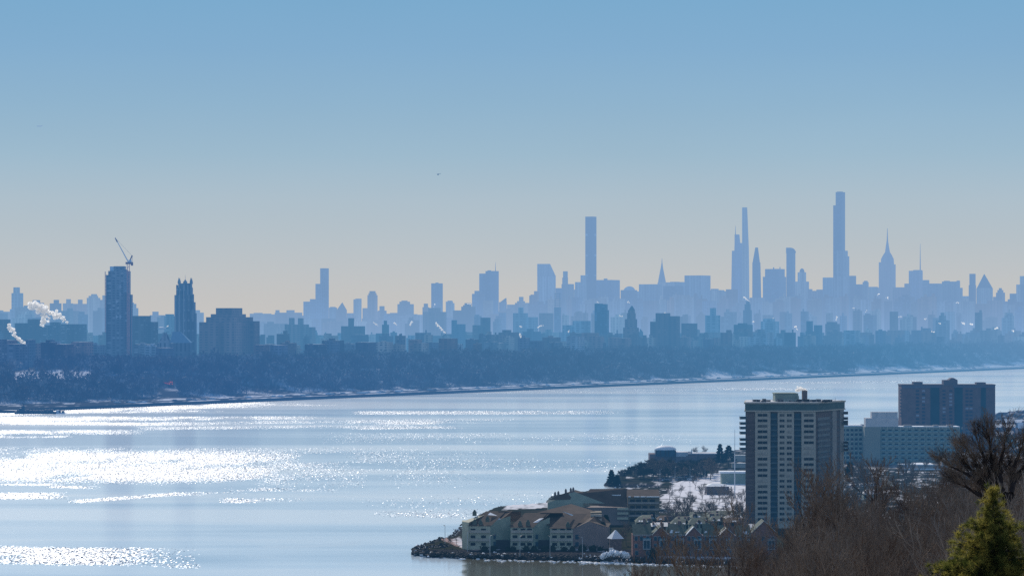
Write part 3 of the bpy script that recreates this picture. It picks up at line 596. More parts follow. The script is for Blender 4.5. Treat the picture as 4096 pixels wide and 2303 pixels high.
D = 9272; T_("slimmest_supertall", "slimmest tall tower, tapering on its right side, with a flat tip", D, [(2967, 3000, 1000, dict(topx=(2968, 2996))), (2968, 2996, 830, dict(bottom=1000, topx=(2968, 2989)))], 'tan_far')
T_("faceted_tower", "hazy faceted tower leaning to a narrow tip, right of the slimmest needle tower", 9500, [(3008, 3050, 1050, dict(topx=(3009, 3042))), (3010, 3040, 990, dict(bottom=1050, topx=(3021, 3032)))], 'dark_far')
T_("office_tower", "wide hazy tower with small rooftop spikes left of the curved-top tower", 9700, [(3050, 3146, 1107), (3059, 3140, 1076), (3092, 3097, 1069), (3118, 3122, 1068)], 'glass_far')
D = 9208; o = T_("curved_top_tower", "hazy glass tower whose top curves down on the right", D, [(3145, 3182, 1012)], 'glass_far')
mb = MB(); pts = [(3145, 991)] + [(3160 + 22 * math.sin(math.pi / 2 * i / 6), 1012 - 21 * math.cos(math.pi / 2 * i / 6)) for i in range(7)]
poly = [(X(3145, D), Z(1013, D))] + [(X(p, D), Z(r, D)) for p, r in pts]; n = len(poly)
mb.face([(a, D - 14, z) for a, z in poly]); mb.face([(a, D + 10, z) for a, z in poly])
for i in range(n - 1): mb.face([(poly[i][0], D - 14, poly[i][1]), (poly[i+1][0], D - 14, poly[i+1][1]), (poly[i+1][0], D + 10, poly[i+1][1]), (poly[i][0], D + 10, poly[i][1])])
mb.build("curved_crown", [M_['glass_far']], o)
D = 9600; o = T_("domed_tower", "hazy stepped tower with a small round dome on top", D, [(3180, 3237, 1126), (3190, 3225, 1089)], 'tan_far'); mb = MB(); mb.sphere((X(3208, D), D, Z(1089, D)), 8.2, 12, 8, sz=1.6); mb.build("dome", [M_['roof']], o)
T_("office_tower", "low hazy block stepping down right of the domed tower", 9500, [(3232, 3250, 1156), (3240, 3292, 1163), (3265, 3292, 1158)], 'brick_far')
T_("office_tower", "hazy block touching the left side of the tallest tower", 9600, [(3290, 3336, 1110)], 'grey_far')
D = 9148; T_("tallest_tower", "tallest tower of the skyline, with notched top and one narrow shoulder", D, [(3332, 3381, 822), (3342, 3381, 769), (3347, 3372, 767)], 'glass_far')
T_("office_tower", "shorter stepped tower pressed against the right side of the tallest tower", 9000, [(3345, 3392, 1003), (3350, 3398, 1025), (3333, 3402, 1105)], 'grey_far')
T_("office_tower", "hazy block with a flat roof right of the tallest tower", 9900, [(3396, 3425, 1103), (3420, 3452, 1137)], 'brick_far')
T_("office_tower", "low hazy round-topped block left of the tapered spire tower", 9800, [(3450, 3475, 1128), (3455, 3471, 1123), (3474, 3512, 1147)], 'tan_far')
D = 11159; o = T_("spired_setback_tower", "hazy setback tower with bulging shoulders and a tall pointed spire", D, [(3508, 3586, 1150), (3514, 3584, 1057), (3514, 3576, 1049)], 'tan_far')
mb = MB()
for a, b, r0, c, d, r1 in [(3523, 3577, 1057, 3523, 3576, 1036), (3523, 3576, 1036, 3532, 3568, 1020), (3532, 3568, 1020, 3540, 3560, 1008), (3540, 3560, 1008, 3543, 3556, 985), (3543, 3556, 985, 3546, 3553, 965)]: blk(mb, a, b, r1, D, bottom=r0, topx=(c, d))
mb.build("setback_crown", [M_['grey_far']], o); spire(o, 3549.5, 966, 913, 3.0, D)
T_("office_tower", "low hazy block right of the tapered spire tower", 9900, [(3570, 3622, 1149), (3617, 3642, 1134)], 'brick_far')
D = 10700; o = T_("antenna_tower", "hazy glass tower with a notched roof and a tall thin antenna", D, [(3634, 3692, 1083), (3652, 3690, 1080)], 'glass_far'); spire(o, 3681, 1082, 975, 2.2, D, "antenna")
T_("office_tower", "hazy wing right of the antenna tower", 10000, [(3690, 3718, 1120), (3712, 3770, 1134)], 'grey_far')
T_("office_tower", "wide hazy slab with a ragged roofline right of the antenna tower", 9700, [(3766, 3842, 1126), (3775, 3800, 1123), (3826, 3840, 1122), (3838, 3851, 1151)], 'tan_far')
T_("office_tower", "low hazy block left of the narrow chimney-like tower", 9800, [(3850, 3880, 1184)], 'grey_far')
T_("slim_tower", "narrow square hazy tower left of the pyramid-topped tower", 9500, [(3874, 3905, 1140), (3877, 3903, 1095)], 'brick_far')
D = 9600; o = T_("pyramid_roof_tower", "hazy tower topped by a tall pyramid roof, near the right edge", D, [(3904, 3973, 1152)], 'tan_far'); mb = MB(); blk(mb, 3906, 3972, 1096, D, bottom=1152, topx=(3936, 3938)); mb.build("pyramid_roof", [M_['roof']], o)
T_("office_tower", "stepped hazy tower right of the pyramid-topped tower", 9200, [(3972, 3986, 1187), (3983, 4021, 1170), (3989, 4014, 1160), (3995, 4008, 1152), (4018, 4030, 1205)], 'brick_far')
T_("office_tower", "small hazy stepped block near the right edge of the skyline", 9400, [(4038, 4068, 1174)], 'grey_far')
T_("office_tower", "large hazy tower cut by the right edge of the picture", 9300, [(4062, 4180, 1138), (4078, 4130, 1104)], 'tan_far')

# middle distance, individually recognisable
T_("apartment_block", "teal block at the left edge, right above the small steam plume", 4700, [(-40, 40, 1277), (-60, 10, 1290)], 'brick_far')
T_("apartment_block", "boxy dark building left of the big steam cloud's foot", 4800, [(112, 162, 1276), (60, 120, 1292)], 'brick_far')
T_("apartment_block", "long dark low building below the big steam cloud", 4700, [(200, 242, 1288), (236, 345, 1296), (160, 215, 1300)], 'grey_far')
T_("apartment_block", "flat-roofed blue-grey block right of the crane tower's foot", 4300, [(527, 602, 1263), (524, 592, 1268), (596, 632, 1287)], 'grey_far')
o = T_("hospital_block", "broad pale block with a tall rooftop box right of the church tower", 4150, [(800, 1025, 1288), (827, 1010, 1268), (845, 982, 1256), (865, 968, 1232), (986, 1038, 1284)], 'brick_far')
T_("apartment_block", "brown block with twin rooftop boxes right of the broad hospital-like block", 5200, [(1140, 1235, 1297), (1156, 1178, 1271), (1192, 1214, 1272), (1225, 1262, 1308)], 'brick_far')
T_("apartment_block", "dark block with one square tank house under the steep-roofed tower", 5200, [(1365, 1460, 1304), (1393, 1416, 1272)], 'brick_far')
T_("apartment_block", "dark pointed little tower on the tree line left of centre", 5400, [(1528, 1556, 1298), (1535, 1548, 1282)], 'brick_far')
T_("apartment_block", "dark square block in front of the mast tower", 5300, [(1922, 1962, 1270), (1890, 1925, 1300)], 'brick_far')
T_("apartment_block", "dark low tower with a side wing below the brown stepped block", 5400, [(1806, 1828, 1280), (1824, 1862, 1296)], 'dark_far')
T_("apartment_block", "grey block with a dark roof box between the wedge-roofed and slant-roofed towers", 5900, [(2052, 2112, 1252), (2073, 2094, 1229), (2108, 2152, 1268)], 'grey_far')
T_("apartment_block", "pinkish block in front of the slant-roofed tower's foot", 6300, [(2156, 2214, 1252)], 'brick_far')
D = 6400; o = T_("scaffolded_tower", "slim tower under construction with open floors at its top, in front of the slant-roofed tower", D, [(2216, 2244, 1230)], 'glass_far')
mb = MB()
for i in range(7): mb.rect(X(2230, D), D, 11, 11, TH, Z(1230 - i * 9, D), Z(1230 - i * 9, D) + .8)
for a, b in ((-5, -5), (5, -5), (5, 5), (-5, 5)): mb.box(X(2230, D) + a - .4, X(2230, D) + a + .4, D + b - .4, D + b + .4, Z(1230, D), Z(1172, D))
mb.build("open_floor_frame", [M_['dark_far']], o)
T_("apartment_block", "teal low block left of the dark curved glass building", 5300, [(2290, 2363, 1283), (2250, 2296, 1300)], 'grey_far')
T_("curved_glass_building", "dark teal building with a pale ribbed side, below the tall square tower", 5200, [(2378, 2412, 1214), (2405, 2431, 1216), (2408, 2436, 1240)], 'glass_far')
D = 5000; o = T_("stepped_brick_tower", "dark stepped apartment tower with a pointed top, right of the curved glass building", D, [(2492, 2556, 1310), (2499, 2549, 1276), (2508, 2543, 1252), (2512, 2540, 1240)], 'brick_far'); mb = MB(); blk(mb, 2514, 2540, 1223, D, bottom=1240, topx=(2525, 2530)); mb.build("roof", [M_['roof']], o)
T_("apartment_block", "dark stepped block right of the pointed brick tower", 5000, [(2600, 2662, 1286), (2622, 2682, 1252), (2678, 2720, 1264)], 'brick_far')
T_("apartment_block", "dark block below the broad flat slab tower", 5200, [(2725, 2790, 1293)], 'brick_far')
T_("apartment_block", "pair of teal roof towers with white snow glints, below the broad slab", 5500, [(2820, 2882, 1261), (2840, 2864, 1232)], 'grey_far')
T_("pointed_arch_tower", "dark egg-shaped tower below the slimmest needle tower", 6200, [(2972, 3008, 1240), (2978, 3003, 1216), (2984, 2999, 1206)], 'dark_far')
T_("apartment_block", "dark flat block left of the egg-shaped tower's foot", 5400, [(2934, 3012, 1298), (2950, 2990, 1292)], 'brick_far')
T_("apartment_block", "dark domed low block right of the egg-shaped tower", 5600, [(3042, 3118, 1285), (3052, 3100, 1274)], 'grey_far')
T_("apartment_block", "dark block with a steam puff under the tallest tower", 5900, [(3300, 3360, 1295), (3306, 3350, 1287)], 'brick_far')
T_("apartment_block", "small dark block below the domed tower, left of the tallest tower", 5500, [(3225, 3252, 1284), (3255, 3290, 1300)], 'dark_far')
T_("apartment_block", "blue hazy mass with a peaked outline below the antenna tower", 6100, [(3742, 3800, 1280), (3755, 3785, 1262), (3762, 3778, 1250)], 'grey_far')

# rows of anonymous blocks
def zone(px):
    for lim, s in ((430, "left of the crane tower"), (740, "left of the church tower"), (1300, "right of the church tower"), (1900, "left of the mast tower"), (2340, "left of the tall square tower"), (2960, "right of the tall square tower"), (3330, "left of the tallest tower")):
        if px < lim: return s
    return "right of the tallest tower"
def fill(n, p0, p1, D0, D1, env, wmin, wmax, tones, what, seed, jit=13):
    r = random.Random(seed)
    for i in range(n):
        px = p0 + (p1 - p0) * (i + r.random()) / n; D = max(r.uniform(D0, D1), shore_D(px) + r.uniform(430, 900)); w = r.uniform(wmin, wmax); top = env(px) + r.uniform(-1, 1) * jit
        key, word = r.choice(tones); bx = [(px - w/2, px + w/2, top)]
        if r.random() < .6: u = px + r.uniform(-.25, .25) * w; q = w * r.uniform(.12, .3); bx.append((u - q, u + q, top - r.uniform(5, 13)))
        if r.random() < .35: bx.append((px - w * .75, px + w * .3, top + r.uniform(6, 20)))
        if r.random() < .3: u = px + r.uniform(-.3, .3) * w; bx.append((u - 3, u + 3, top - r.uniform(8, 15)))
        z = zone(px)
        T_("city_block", "%s %s %s" % (word, what, z), D, bx, key, top=r.choice(['roof', 'roof', 'snowroof', 'snow']), cat="building", group="%s %s %s" % (word, what, z))
tn = [('brick_far', 'brownish'), ('tan_far', 'pale'), ('grey_far', 'grey'), ('glass_far', 'bluish')]
fill(34, -60, 1150, 6300, 7400, lambda p: np.interp(p, [0, 400, 700, 1150], [1262, 1250, 1285, 1288]), 30, 80, tn, "block in the distant roofs", 1)
fill(30, 1150, 2050, 7000, 8200, lambda p: np.interp(p, [1150, 1500, 1900, 2050], [1288, 1275, 1262, 1250]), 26, 70, tn, "block in the distant roofs", 2)
fill(60, 2050, 4180, 7600, 8900, lambda p: np.interp(p, [2050, 2300, 2700, 3000, 3300, 3700, 4100], [1240, 1190, 1190, 1200, 1195, 1195, 1215]), 26, 75, tn, "tall block in the distant roofs", 3)
fill(46, 1900, 4180, 6300, 7300, lambda p: np.interp(p, [1900, 2400, 3000, 4100], [1275, 1258, 1250, 1262]), 24, 60, tn, "lower block in the middle roofs", 4)
tn2 = [('brick_far', 'dark brick'), ('dark_far', 'blackish'), ('tan_far', 'tan'), ('grey_far', 'grey'), ('brick_far', 'dark brick')]
fill(120, -60, 4180, 4600, 5800, lambda p: np.interp(p, [0, 430, 800, 1300, 2000, 3000, 4100], [1326, 1334, 1342, 1338, 1334, 1328, 1326]), 18, 85, tn2, "low block in the blue band", 5, 8)
def fill_front():
    r = random.Random(6); n = 110
    for i in range(n):
        px = -60 + 4240 * (i + r.random()) / n; Dm = shore_D(px) + r.uniform(395, 720); w = r.uniform(34, 95) * 3800 / Dm
        if 400 < px < 560 or 690 < px < 1040: continue
        top = np.interp(px, [0, 430, 1000, 1700, 2400, 3200, 4100], [1364, 1380, 1372, 1364, 1356, 1350, 1344]) + r.uniform(-12, 14)
        key, word = r.choice(tn2); bx = [(px - w/2, px + w/2, top)]
        if r.random() < .6: bx.append((px - w * .2, px + w * .1, top - r.uniform(4, 10)))
        z = zone(px)
        T_("riverside_apartments", "%s apartment house above the far wood %s" % (word, z), Dm, bx, key, top=r.choice(['roof', 'snowroof', 'snow', 'snow']), cat="building", group="%s apartment houses above the far wood %s" % (word, z))
fill_front()

# construction tower with its crane, and the church
def crane_tower():
    D = 3920; e = empty("crane_tower", (X(478, D), D, base_z(D)), "tall concrete tower under construction with scaffolds on both sides", "tower")
    ox, oz = X(478, D), base_z(D)
    def B(mb, a, b, r0, r1, y0=-10, y1=12, m=0): mb.box(X(a, D) - ox, X(b, D) - ox, y0, y1, Z(r1, D) - oz, Z(r0, D) - oz, m)
    mb = MB(); B(mb, 437, 518, 1084, 1520); B(mb, 458, 500, 1065, 1084, -8, 10); B(mb, 500, 508, 1078, 1084, -8, 10); B(mb, 516, 528, 1178, 1520, -6, 8); B(mb, 427, 437, 1100, 1520, -7, 8)
    mb.build("wall", [M_['grey_far']], e)
    mb = MB()
    for i in range(9): B(mb, 500, 515, 1090 + i * 9, 1093 + i * 9, -10.6, -10.05)
    B(mb, 499, 501, 1084, 1172, -10.7, -10.05); B(mb, 507, 509, 1084, 1172, -10.7, -10.05); mb.build("open_floor_frame", [M_['snowroof']], e)
    for i in range(24):
        if (i * 7) % 3: mb = MB(); B(mb, 440 + (i % 4) * 14, 449 + (i % 4) * 14, 1110 + (i // 4) * 30, 1124 + (i // 4) * 30, -10.35, -10.05); mb.build("facade_panel", [M_['grey_far']], e)
    mb = MB(); B(mb, 442, 456, 1066, 1069, -6, 6); B(mb, 442, 444, 1066, 1084, -6, 6); B(mb, 448, 450, 1066, 1084, -6, 6); B(mb, 455, 457, 1066, 1084, -6, 6); mb.build("roof_frame", [M_['cranewhite']], e)
    mb = MB(); B(mb, 421.5, 424, 1086, 1330, -5, -4); B(mb, 425.5, 427, 1098, 1330, -5, -4)
    for i in range(16): B(mb, 421.5, 427, 1104 + i * 14, 1105.5 + i * 14, -5, -4)
    mb.build("hoist_mast", [M_['hoist']], e)
    mb = MB(); B(mb, 517, 518.6, 1172, 1500, -10.8, -10.2); B(mb, 527, 528.6, 1180, 1500, -6.8, -6.2); mb.build("facade_mast", [M_['hoist']], e)
    c = empty("tower_crane", (X(518, D), D - 13, base_z(D)), "white luffing crane with raised jib beside the unfinished tower", "crane")
    ox2 = X(518, D)
    def P(px, r, y=0): return (X(px, D) - ox2, y, Z(r, D) - oz)
    mb = MB()
    for dx in (-1.4, 1.4):
        for dy in (-1.4, 1.4): a = P(518, 1440, dy); b = P(518, 1056, dy); mb.tube((a[0] + dx, a[1], a[2]), (b[0] + dx, b[1], b[2]), .38, .38, 4)
    for i in range(26): a = P(518, 1440 - i * 14.5); b = P(518, 1440 - (i + 1) * 14.5); sx = 1.4 if i % 2 else -1.4; mb.tube((a[0] - sx, -1.4, a[2]), (b[0] + sx, -1.4, b[2]), .28, .28, 4)
    mb.build("mast", [M_['hoist']], c)
    mb = MB(); a = P(508, 1056); b = P(536, 1050); mb.box(a[0], b[0], -2, 2, a[2] - .4, b[2] + .4); a = P(529, 1063); b = P(537, 1050); mb.box(a[0], b[0], -1.6, 1.6, a[2], b[2]); mb.build("slewing_deck", [M_['cranered']], c)
    mb = MB(); a = P(520, 1050); b = P(531, 1040); mb.box(a[0], b[0], -1.6, 1.6, a[2], b[2]); mb.build("cab", [M_['cranewhite']], c)
    mb = MB(); p, q = Vector(P(519, 1052)), Vector(P(466, 953)); n = 14
    for dy, dz in ((-.9, 0), (.9, 0), (0, 1.6)): mb.tube(p + Vector((0, dy, dz)), q + Vector((0, dy * .3, dz * .3)), .42, .3, 4)
    for i in range(n): u = p.lerp(q, i / n); v = p.lerp(q, (i + 1) / n); mb.tube(u + Vector((0, -.8, 0)), v + Vector((0, 0, 1.2)), .22, .22, 3); mb.tube(u + Vector((0, 0, 1.2)), v + Vector((0, .8, 0)), .22, .22, 3)
    mb.build("jib", [M_['cranewhite']], c)
    mb = MB(); mb.tube(p.lerp(q, .84), q, 1.1, .8, 4); mb.build("jib_tip", [M_['cranered']], c)
    mb = MB(); mb.tube(P(522, 1050), P(534, 1022), .9, 1.1, 4); mb.build("a_frame", [M_['cranered']], c)
    mb = MB(); mb.tube(P(534, 1024), q, .12, .12, 3); mb.tube(P(534, 1024), P(536, 1052), .2, .2, 3); mb.build("stay_cable", [M_['darkmetal']], c)
crane_tower()
def church():
    D = 4029; oz = base_z(D); ox = X(741, D); e = empty("church_tower", (ox, D, oz), "dark gothic church tower with four corner pinnacles and buttressed sides", "church")
    def w(a, b): return X(b, D) - X(a, D)
    mb = MB()
    for a, b, r0, r1 in ((702, 783, 1252, 1520), (705, 779, 1208, 1252), (708, 773, 1176, 1208), (712, 769, 1150, 1176), (716, 766, 1133, 1150)):
        mb.rect(X((a + b) / 2, D) - ox, 0, w(a, b), w(a, b) * .9, 0, Z(r1, D) - oz, Z(r0, D) - oz)
    mb.build("wall", [M_['stone']], e)
    mb = MB()
    for i, px in enumerate((706, 722, 741, 760, 776)):
        for (r0, r1, s) in ((1180, 1500, 1.0), (1140, 1180, .8)):
            xx = (X(px, D) - ox) * s; mb.box(xx - 1.1, xx + 1.1, -15.2, -12.0 if r0 > 1150 else -9.5, Z(r1, D) - oz, Z(r0, D) - oz)
    mb.build("buttress", [M_['stone']], e)
    pm = MB(); pm.rect(0, 0, 2.6, 2.6, 0, 0, 4); pm.rect(0, 0, 2.2, 2.2, 0, 4, 9, w2=.15, d2=.15); pme = pm.mesh("pinnacle", M_['stone'])
    for px, dy in ((717, -6), (765, -6), (717, 6), (765, 6)): child("pinnacle", pme, e, (X(px, D) - ox, dy, Z(1136, D) - oz))
    mb = MB(); mb.rect(0, 0, 5, 5, 0, Z(1135, D) - oz, Z(1126, D) - oz); mb.rect(0, 0, 4, 4, 0, Z(1126, D) - oz, Z(1118, D) - oz, w2=1, d2=1); mb.tube((0, 0, Z(1120, D) - oz), (0, 0, Z(1100, D) - oz), .35, .12, 4); mb.build("belfry_lantern", [M_['stone']], e)
    D2 = 3850; e2 = empty("church_nave", (X(695, D2), D2, 26), "low church building with a pale blue gabled roof left of the dark church tower", "church")
    mb = MB(); a, b = X(632, D2) - X(695, D2), X(762, D2) - X(695, D2); mb.box(a, b, -10, 14, 0, Z(1372, D2) - 26); mb.build("wall", [M_['stone']], e2)
    mb = MB(); zt, ze = Z(1326, D2) - 26, Z(1370, D2) - 26; c = X(690, D2) - X(695, D2); d = X(722, D2) - X(695, D2)
    mb.face([(c - 2, -11, ze), (b + 1, -11, ze), (d, 2, zt), (c, 2, zt)]); mb.face([(c - 2, 15, ze), (b + 1, 15, ze), (d, 2, zt), (c, 2, zt)]); mb.face([(b + 1, -11, ze), (b + 1, 15, ze), (d, 2, zt)]); mb.build("roof", [mat("ice_blue_roof", (.24, .36, .45), .35, .1)], e2)
    mb = MB(); u = X(640, D2) - X(695, D2); mb.gable(u, c - 2.5, -12, 10, 0, ze, zt, 0); mb.build("transept", [M_['stone']], e2)
    D3 = 4300; o = MB(); o.sphere((0, 0, 0), X(666, D3) - X(628, D3) > 0 and 6.5, 14, 8, sz=.5, z_min=-.05); q = o.build("snow_dome", [M_['snow']], None, (X(647, D3), D3, Z(1316, D3))); tag(q, "snow-covered low dome glinting left of the church tower", "dome")
church()

# steam plumes
def plume(px, row, D, pts, label, seed, r0, r1, density=1.0):
    r = random.Random(seed); mb = MB(); ox, oz = X(px, D), Z(row, D); n = len(pts)
    L = 0
    for i in range(n - 1):
        (a, ra), (b, rb) = pts[i], pts[i + 1]; steps = max(2, int(math.hypot(b - a, rb - ra) / 7 * density))
        for s in range(steps):
            t = s / steps; g = (i + t) / (n - 1); rad = (r0 + (r1 - r0) * g) * r.uniform(.6, 1.15)
            for k in range(4): mb.sphere((X(a + (b - a) * t, D) - ox + r.gauss(0, rad * .55), r.gauss(0, rad * .6), Z(ra + (rb - ra) * t, D) - oz + r.gauss(0, rad * .45)), rad * r.uniform(.35, .85), 9, 6, jit=.3, rnd=r)
    o = mb.build("steam_plume", [M_['steam']], None, (ox, D, oz), smooth=True); tag(o, label, "steam", "steam plumes over the roofs"); return o
plume(262, 1284, 4650, [(266, 1286), (245, 1268), (215, 1258), (185, 1245), (150, 1228), (122, 1220)], "large white steam cloud drifting left over the dark roofs", 1, 2.5, 8.0, 1.3)
plume(178, 1300, 4640, [(166, 1300), (178, 1284), (178, 1262), (170, 1240), (172, 1226)], "upright white steam column joining the large cloud", 12, 3.5, 5.5, 1.2)
plume(98, 1376, 3700, [(96, 1376), (82, 1362), (62, 1346), (50, 1326), (36, 1308), (40, 1294)], "narrow white steam plume leaning left at the left edge", 2, 2.0, 3.3, 1.3)
puffs = [(1782, 1391 - 60, 1740, 1290), (1512, 1302, 1490, 1288), (1585, 1300, 1572, 1286), (1640, 1300, 1651, 1283), (2085, 1306, 2078, 1306), (2150, 1310, 2175, 1298), (2488, 1265, 2470, 1262), (2518, 1212, 2505, 1205), (2395, 1211, 2388, 1206), (2692, 1315, 2710, 1325),
         (2868, 1290, 2872, 1280), (3000, 1205, 2972, 1186), (3010, 1287, 3020, 1284), (3345, 1280, 3348, 1262), (3595, 1268, 3612, 1266), (3462, 1248, 3470, 1236), (3412, 1232, 3422, 1230), (3826, 1212, 3838, 1208), (3848, 1290, 3862, 1296), (3755, 1292, 3762, 1296), (3725, 1325, 3740, 1328), (3880, 1265 + 30, 3892, 1298),
         (1870, 1216, 1888, 1214), (1735, 1226, 1742, 1212), (2085, 1356, 2078, 1330), (2352, 1388, 2354, 1372), (2274, 1326, 2280, 1322), (3090, 1276, 3096, 1272), (2664, 1252, 2652, 1250), (3190, 1320, 3180, 1302), (3700, 1278, 3706, 1270), (3510, 1178, 3516, 1176), (3550, 1192, 3552, 1188), (4050, 1322, 4060, 1326), (3980, 1314, 3996, 1312), (668, 1306, 676, 1300)]
pw = ["bright wisp of steam", "small white steam puff", "short curl of steam"]
for i, (a, b, c, d) in enumerate(puffs):
    plume(a, b, 5000 if b > 1290 else 5600, [(a, b), (c, d)], "%s rising from a roof %s" % (pw[i % 3], zone(a)), 20 + i, 1.1, 1.7 if i % 3 else 2.4, 1.4)

# bits on the far bank
def far_bits():
    D = 3560; e = empty("white_hall", (X(30, D), D, 30), "long low white-fronted hall with dark openings at the left edge", "building"); ox = X(30, D)
    mb = MB(); mb.box(X(-60, D) - ox, X(59, D) - ox, 0, 14, -6, Z(1419, D) - 30, 0, 1); mb.build("wall", [M_['whitewall'], M_['snow']], e)
    wm = MB(); wm.box(-1.6, 1.6, -.25, .05, 0, 2.6); wme = wm.mesh("opening", M_['glass'])
    for px in (-24, 2, 15, 30, 44, 54): child("opening", wme, e, (X(px, D) - ox, 0, Z(1431, D) - 30))
    mb = MB(); mb.box(X(-60, D) - ox, X(60, D) - ox, -.8, 14.5, Z(1419, D) - 30, Z(1416, D) - 30); mb.build("roof", [M_['snow']], e)
    mb = MB(); mb.rect(0, 0, 5, 5, 0, 0, 3.5, 0); mb.rect(0, 0, 5.6, 5.6, 0, 3.5, 5.5, 1, w2=.4, d2=.4); o = mb.build("white_pavilion", [M_['whitewall'], M_['snow']], None, (X(80, D), D, Z(1432, D))); tag(o, "small white pavilion with a pointed roof right of the white hall", "pavilion")
    D = 3500; e = empty("orange_container", (X(671, D), D, Z(1538, D)), "orange site container with a lower orange fence beside it, among the far trees", "container"); ox = X(671, D)
    mb = MB(); mb.face([(X(675, D) - ox, 0, .4), (X(691, D) - ox, 0, .4), (X(691, D) - ox, 0, 4.4), (X(675, D) - ox, 0, 4.4)]); mb.face([(X(675, D) - ox, 0, 4.4), (X(691, D) - ox, 0, 4.4), (X(691, D) - ox, 2.2, 4.9), (X(675, D) - ox, 2.2, 4.9)]); 
    for i in range(5): mb.box(X(677 + i * 2.6, D) - ox, X(678 + i * 2.6, D) - ox, -.12, 0, .2, 3.2)
    mb.build("container_body", [M_['orange']], e)
    mb = MB(); 
    for i in range(6): mb.box(X(650 + i * 4, D) - ox, X(653.6 + i * 4, D) - ox, 0, .02, .6 + (i % 2) * .3, 3.4 - (i % 3) * .4)
    mb.build("fence_panel", [M_['orange']], e)
    # pier and work barge
    D = 3060; mb = MB(); mb.box(X(-300, D), X(70, D), D, D + 12, -1, 2.6, 0, 1); o = mb.build("pier", [M_['hull'], M_['snow']]); tag(o, "snow-covered pier ending at the moored work barge", "pier")
    D = 3030; e = empty("work_barge", (X(150, D), D, 0), "dark work barge with a small white deckhouse moored by the far bank", "barge"); ox = X(150, D)
    L = lambda px: X(px, D) - ox
    mb = MB(); mb.prism([(L(62), -5), (L(226), -5), (L(230), 0), (L(226), 5), (L(62), 5), (L(58), 0)], -.5, 2.4); mb.build("hull", [M_['hull']], e)
    mb = MB()
    for i in range(12): a = 75 + i * 12; mb.rect(L(a), 0, 3.4, 6, R.uniform(-.3, .3), 2.4, 2.4 + R.uniform(.8, 2.4), w2=2.4, d2=4)
    mb.build("deck_cargo", [M_['darkmetal']], e)
    mb = MB(); mb.rect(L(88), 0, 5, 6, 0, 2.4, 6); mb.rect(L(93), 0, 3, 4, 0, 6, 8.4); mb.tube((L(95), 0, 8), (L(91), 0, 12), .4, .2, 5); mb.build("wheelhouse", [M_['hull']], e)
    mb = MB(); mb.prism([(L(224), -4), (L(258), -4), (L(262), 0), (L(258), 4), (L(224), 4)], -.3, 1.2); mb.build("raft", [M_['white']], e)
    mb = MB(); mb.box(L(226), L(236), -3, 3, 1.2, 3.9); mb.build("deckhouse", [M_['white']], e)
    mb = MB(); mb.box(L(237), L(243), -3.2, 2, 1.2, 3.6); mb.box(L(247), L(254), -2, 2, 1.2, 3.2); mb.tube((L(257), 0, 1), (L(257), 0, 6.3), .5, .4, 5); mb.build("winch", [M_['darkmetal']], e)
    # shoreline sheds and low walls
    for i, (px, w, hh) in enumerate(((590, 10, 3), (1250, 30, 3), (2060, 34, 4), (3560, 30, 4))):
        D = shore_D(px) + 70; mb = MB(); mb.box(-w/2 * .9, w/2 * .9, 0, 6, 0, hh, 0, 1); o = mb.build("park_shed", [M_['darkmetal'] if i % 2 else M_['concrete'], M_['snow']], None, (X(px, D), D, 3.5)); tag(o, ["small pale shed by the water below the crane tower", "long dark shed by the water under the three-step tower", "pale wall-like shed by the water left of centre", "long dark shed by the far shore near the tallest tower"][i], "shed")
far_bits()

# ------------------------------------------------------------------ near shore land
LAND = [(1655, 2214), (1700, 2186), (1760, 2168), (1822, 2150), (1850, 2112), (1905, 2070), (1975, 2038), (2040, 2028), (2180, 2018), (2200, 1990), (2300, 1975), (2420, 1962), (2500, 1958), (2640, 1956),
        (2640, 1951), (2560, 1949), (2470, 1948), (2418, 1944), (2422, 1930), (2470, 1905), (2590, 1868), (2680, 1845), (2900, 1812), (3150, 1760), (3400, 1705), (3700, 1668), (3970, 1655), (4096, 1640), (4700, 1600), (6500, 1560),
        (7500, 2500), (3600, 2290), (3100, 2266), (2800, 2252), (2500, 2246), (2300, 2242), (2100, 2238), (1950, 2232), (1850, 2228), (1750, 2224)]
def land_pts(z): return [(X(p, K / (r - HZ)), K / (r - HZ)) for p, r in LAND]
def inpoly(px, py, poly):
    c = np.zeros(px.shape, bool); n = len(poly)
    for i in range(n):
        (x0, y0), (x1, y1) = poly[i], poly[i - 1]
        cond = ((y0 > py) != (y1 > py)) & (px < (x1 - x0) * (py - y0) / (y1 - y0 + 1e-9) + x0); c ^= cond
    return c
LZ = 1.9
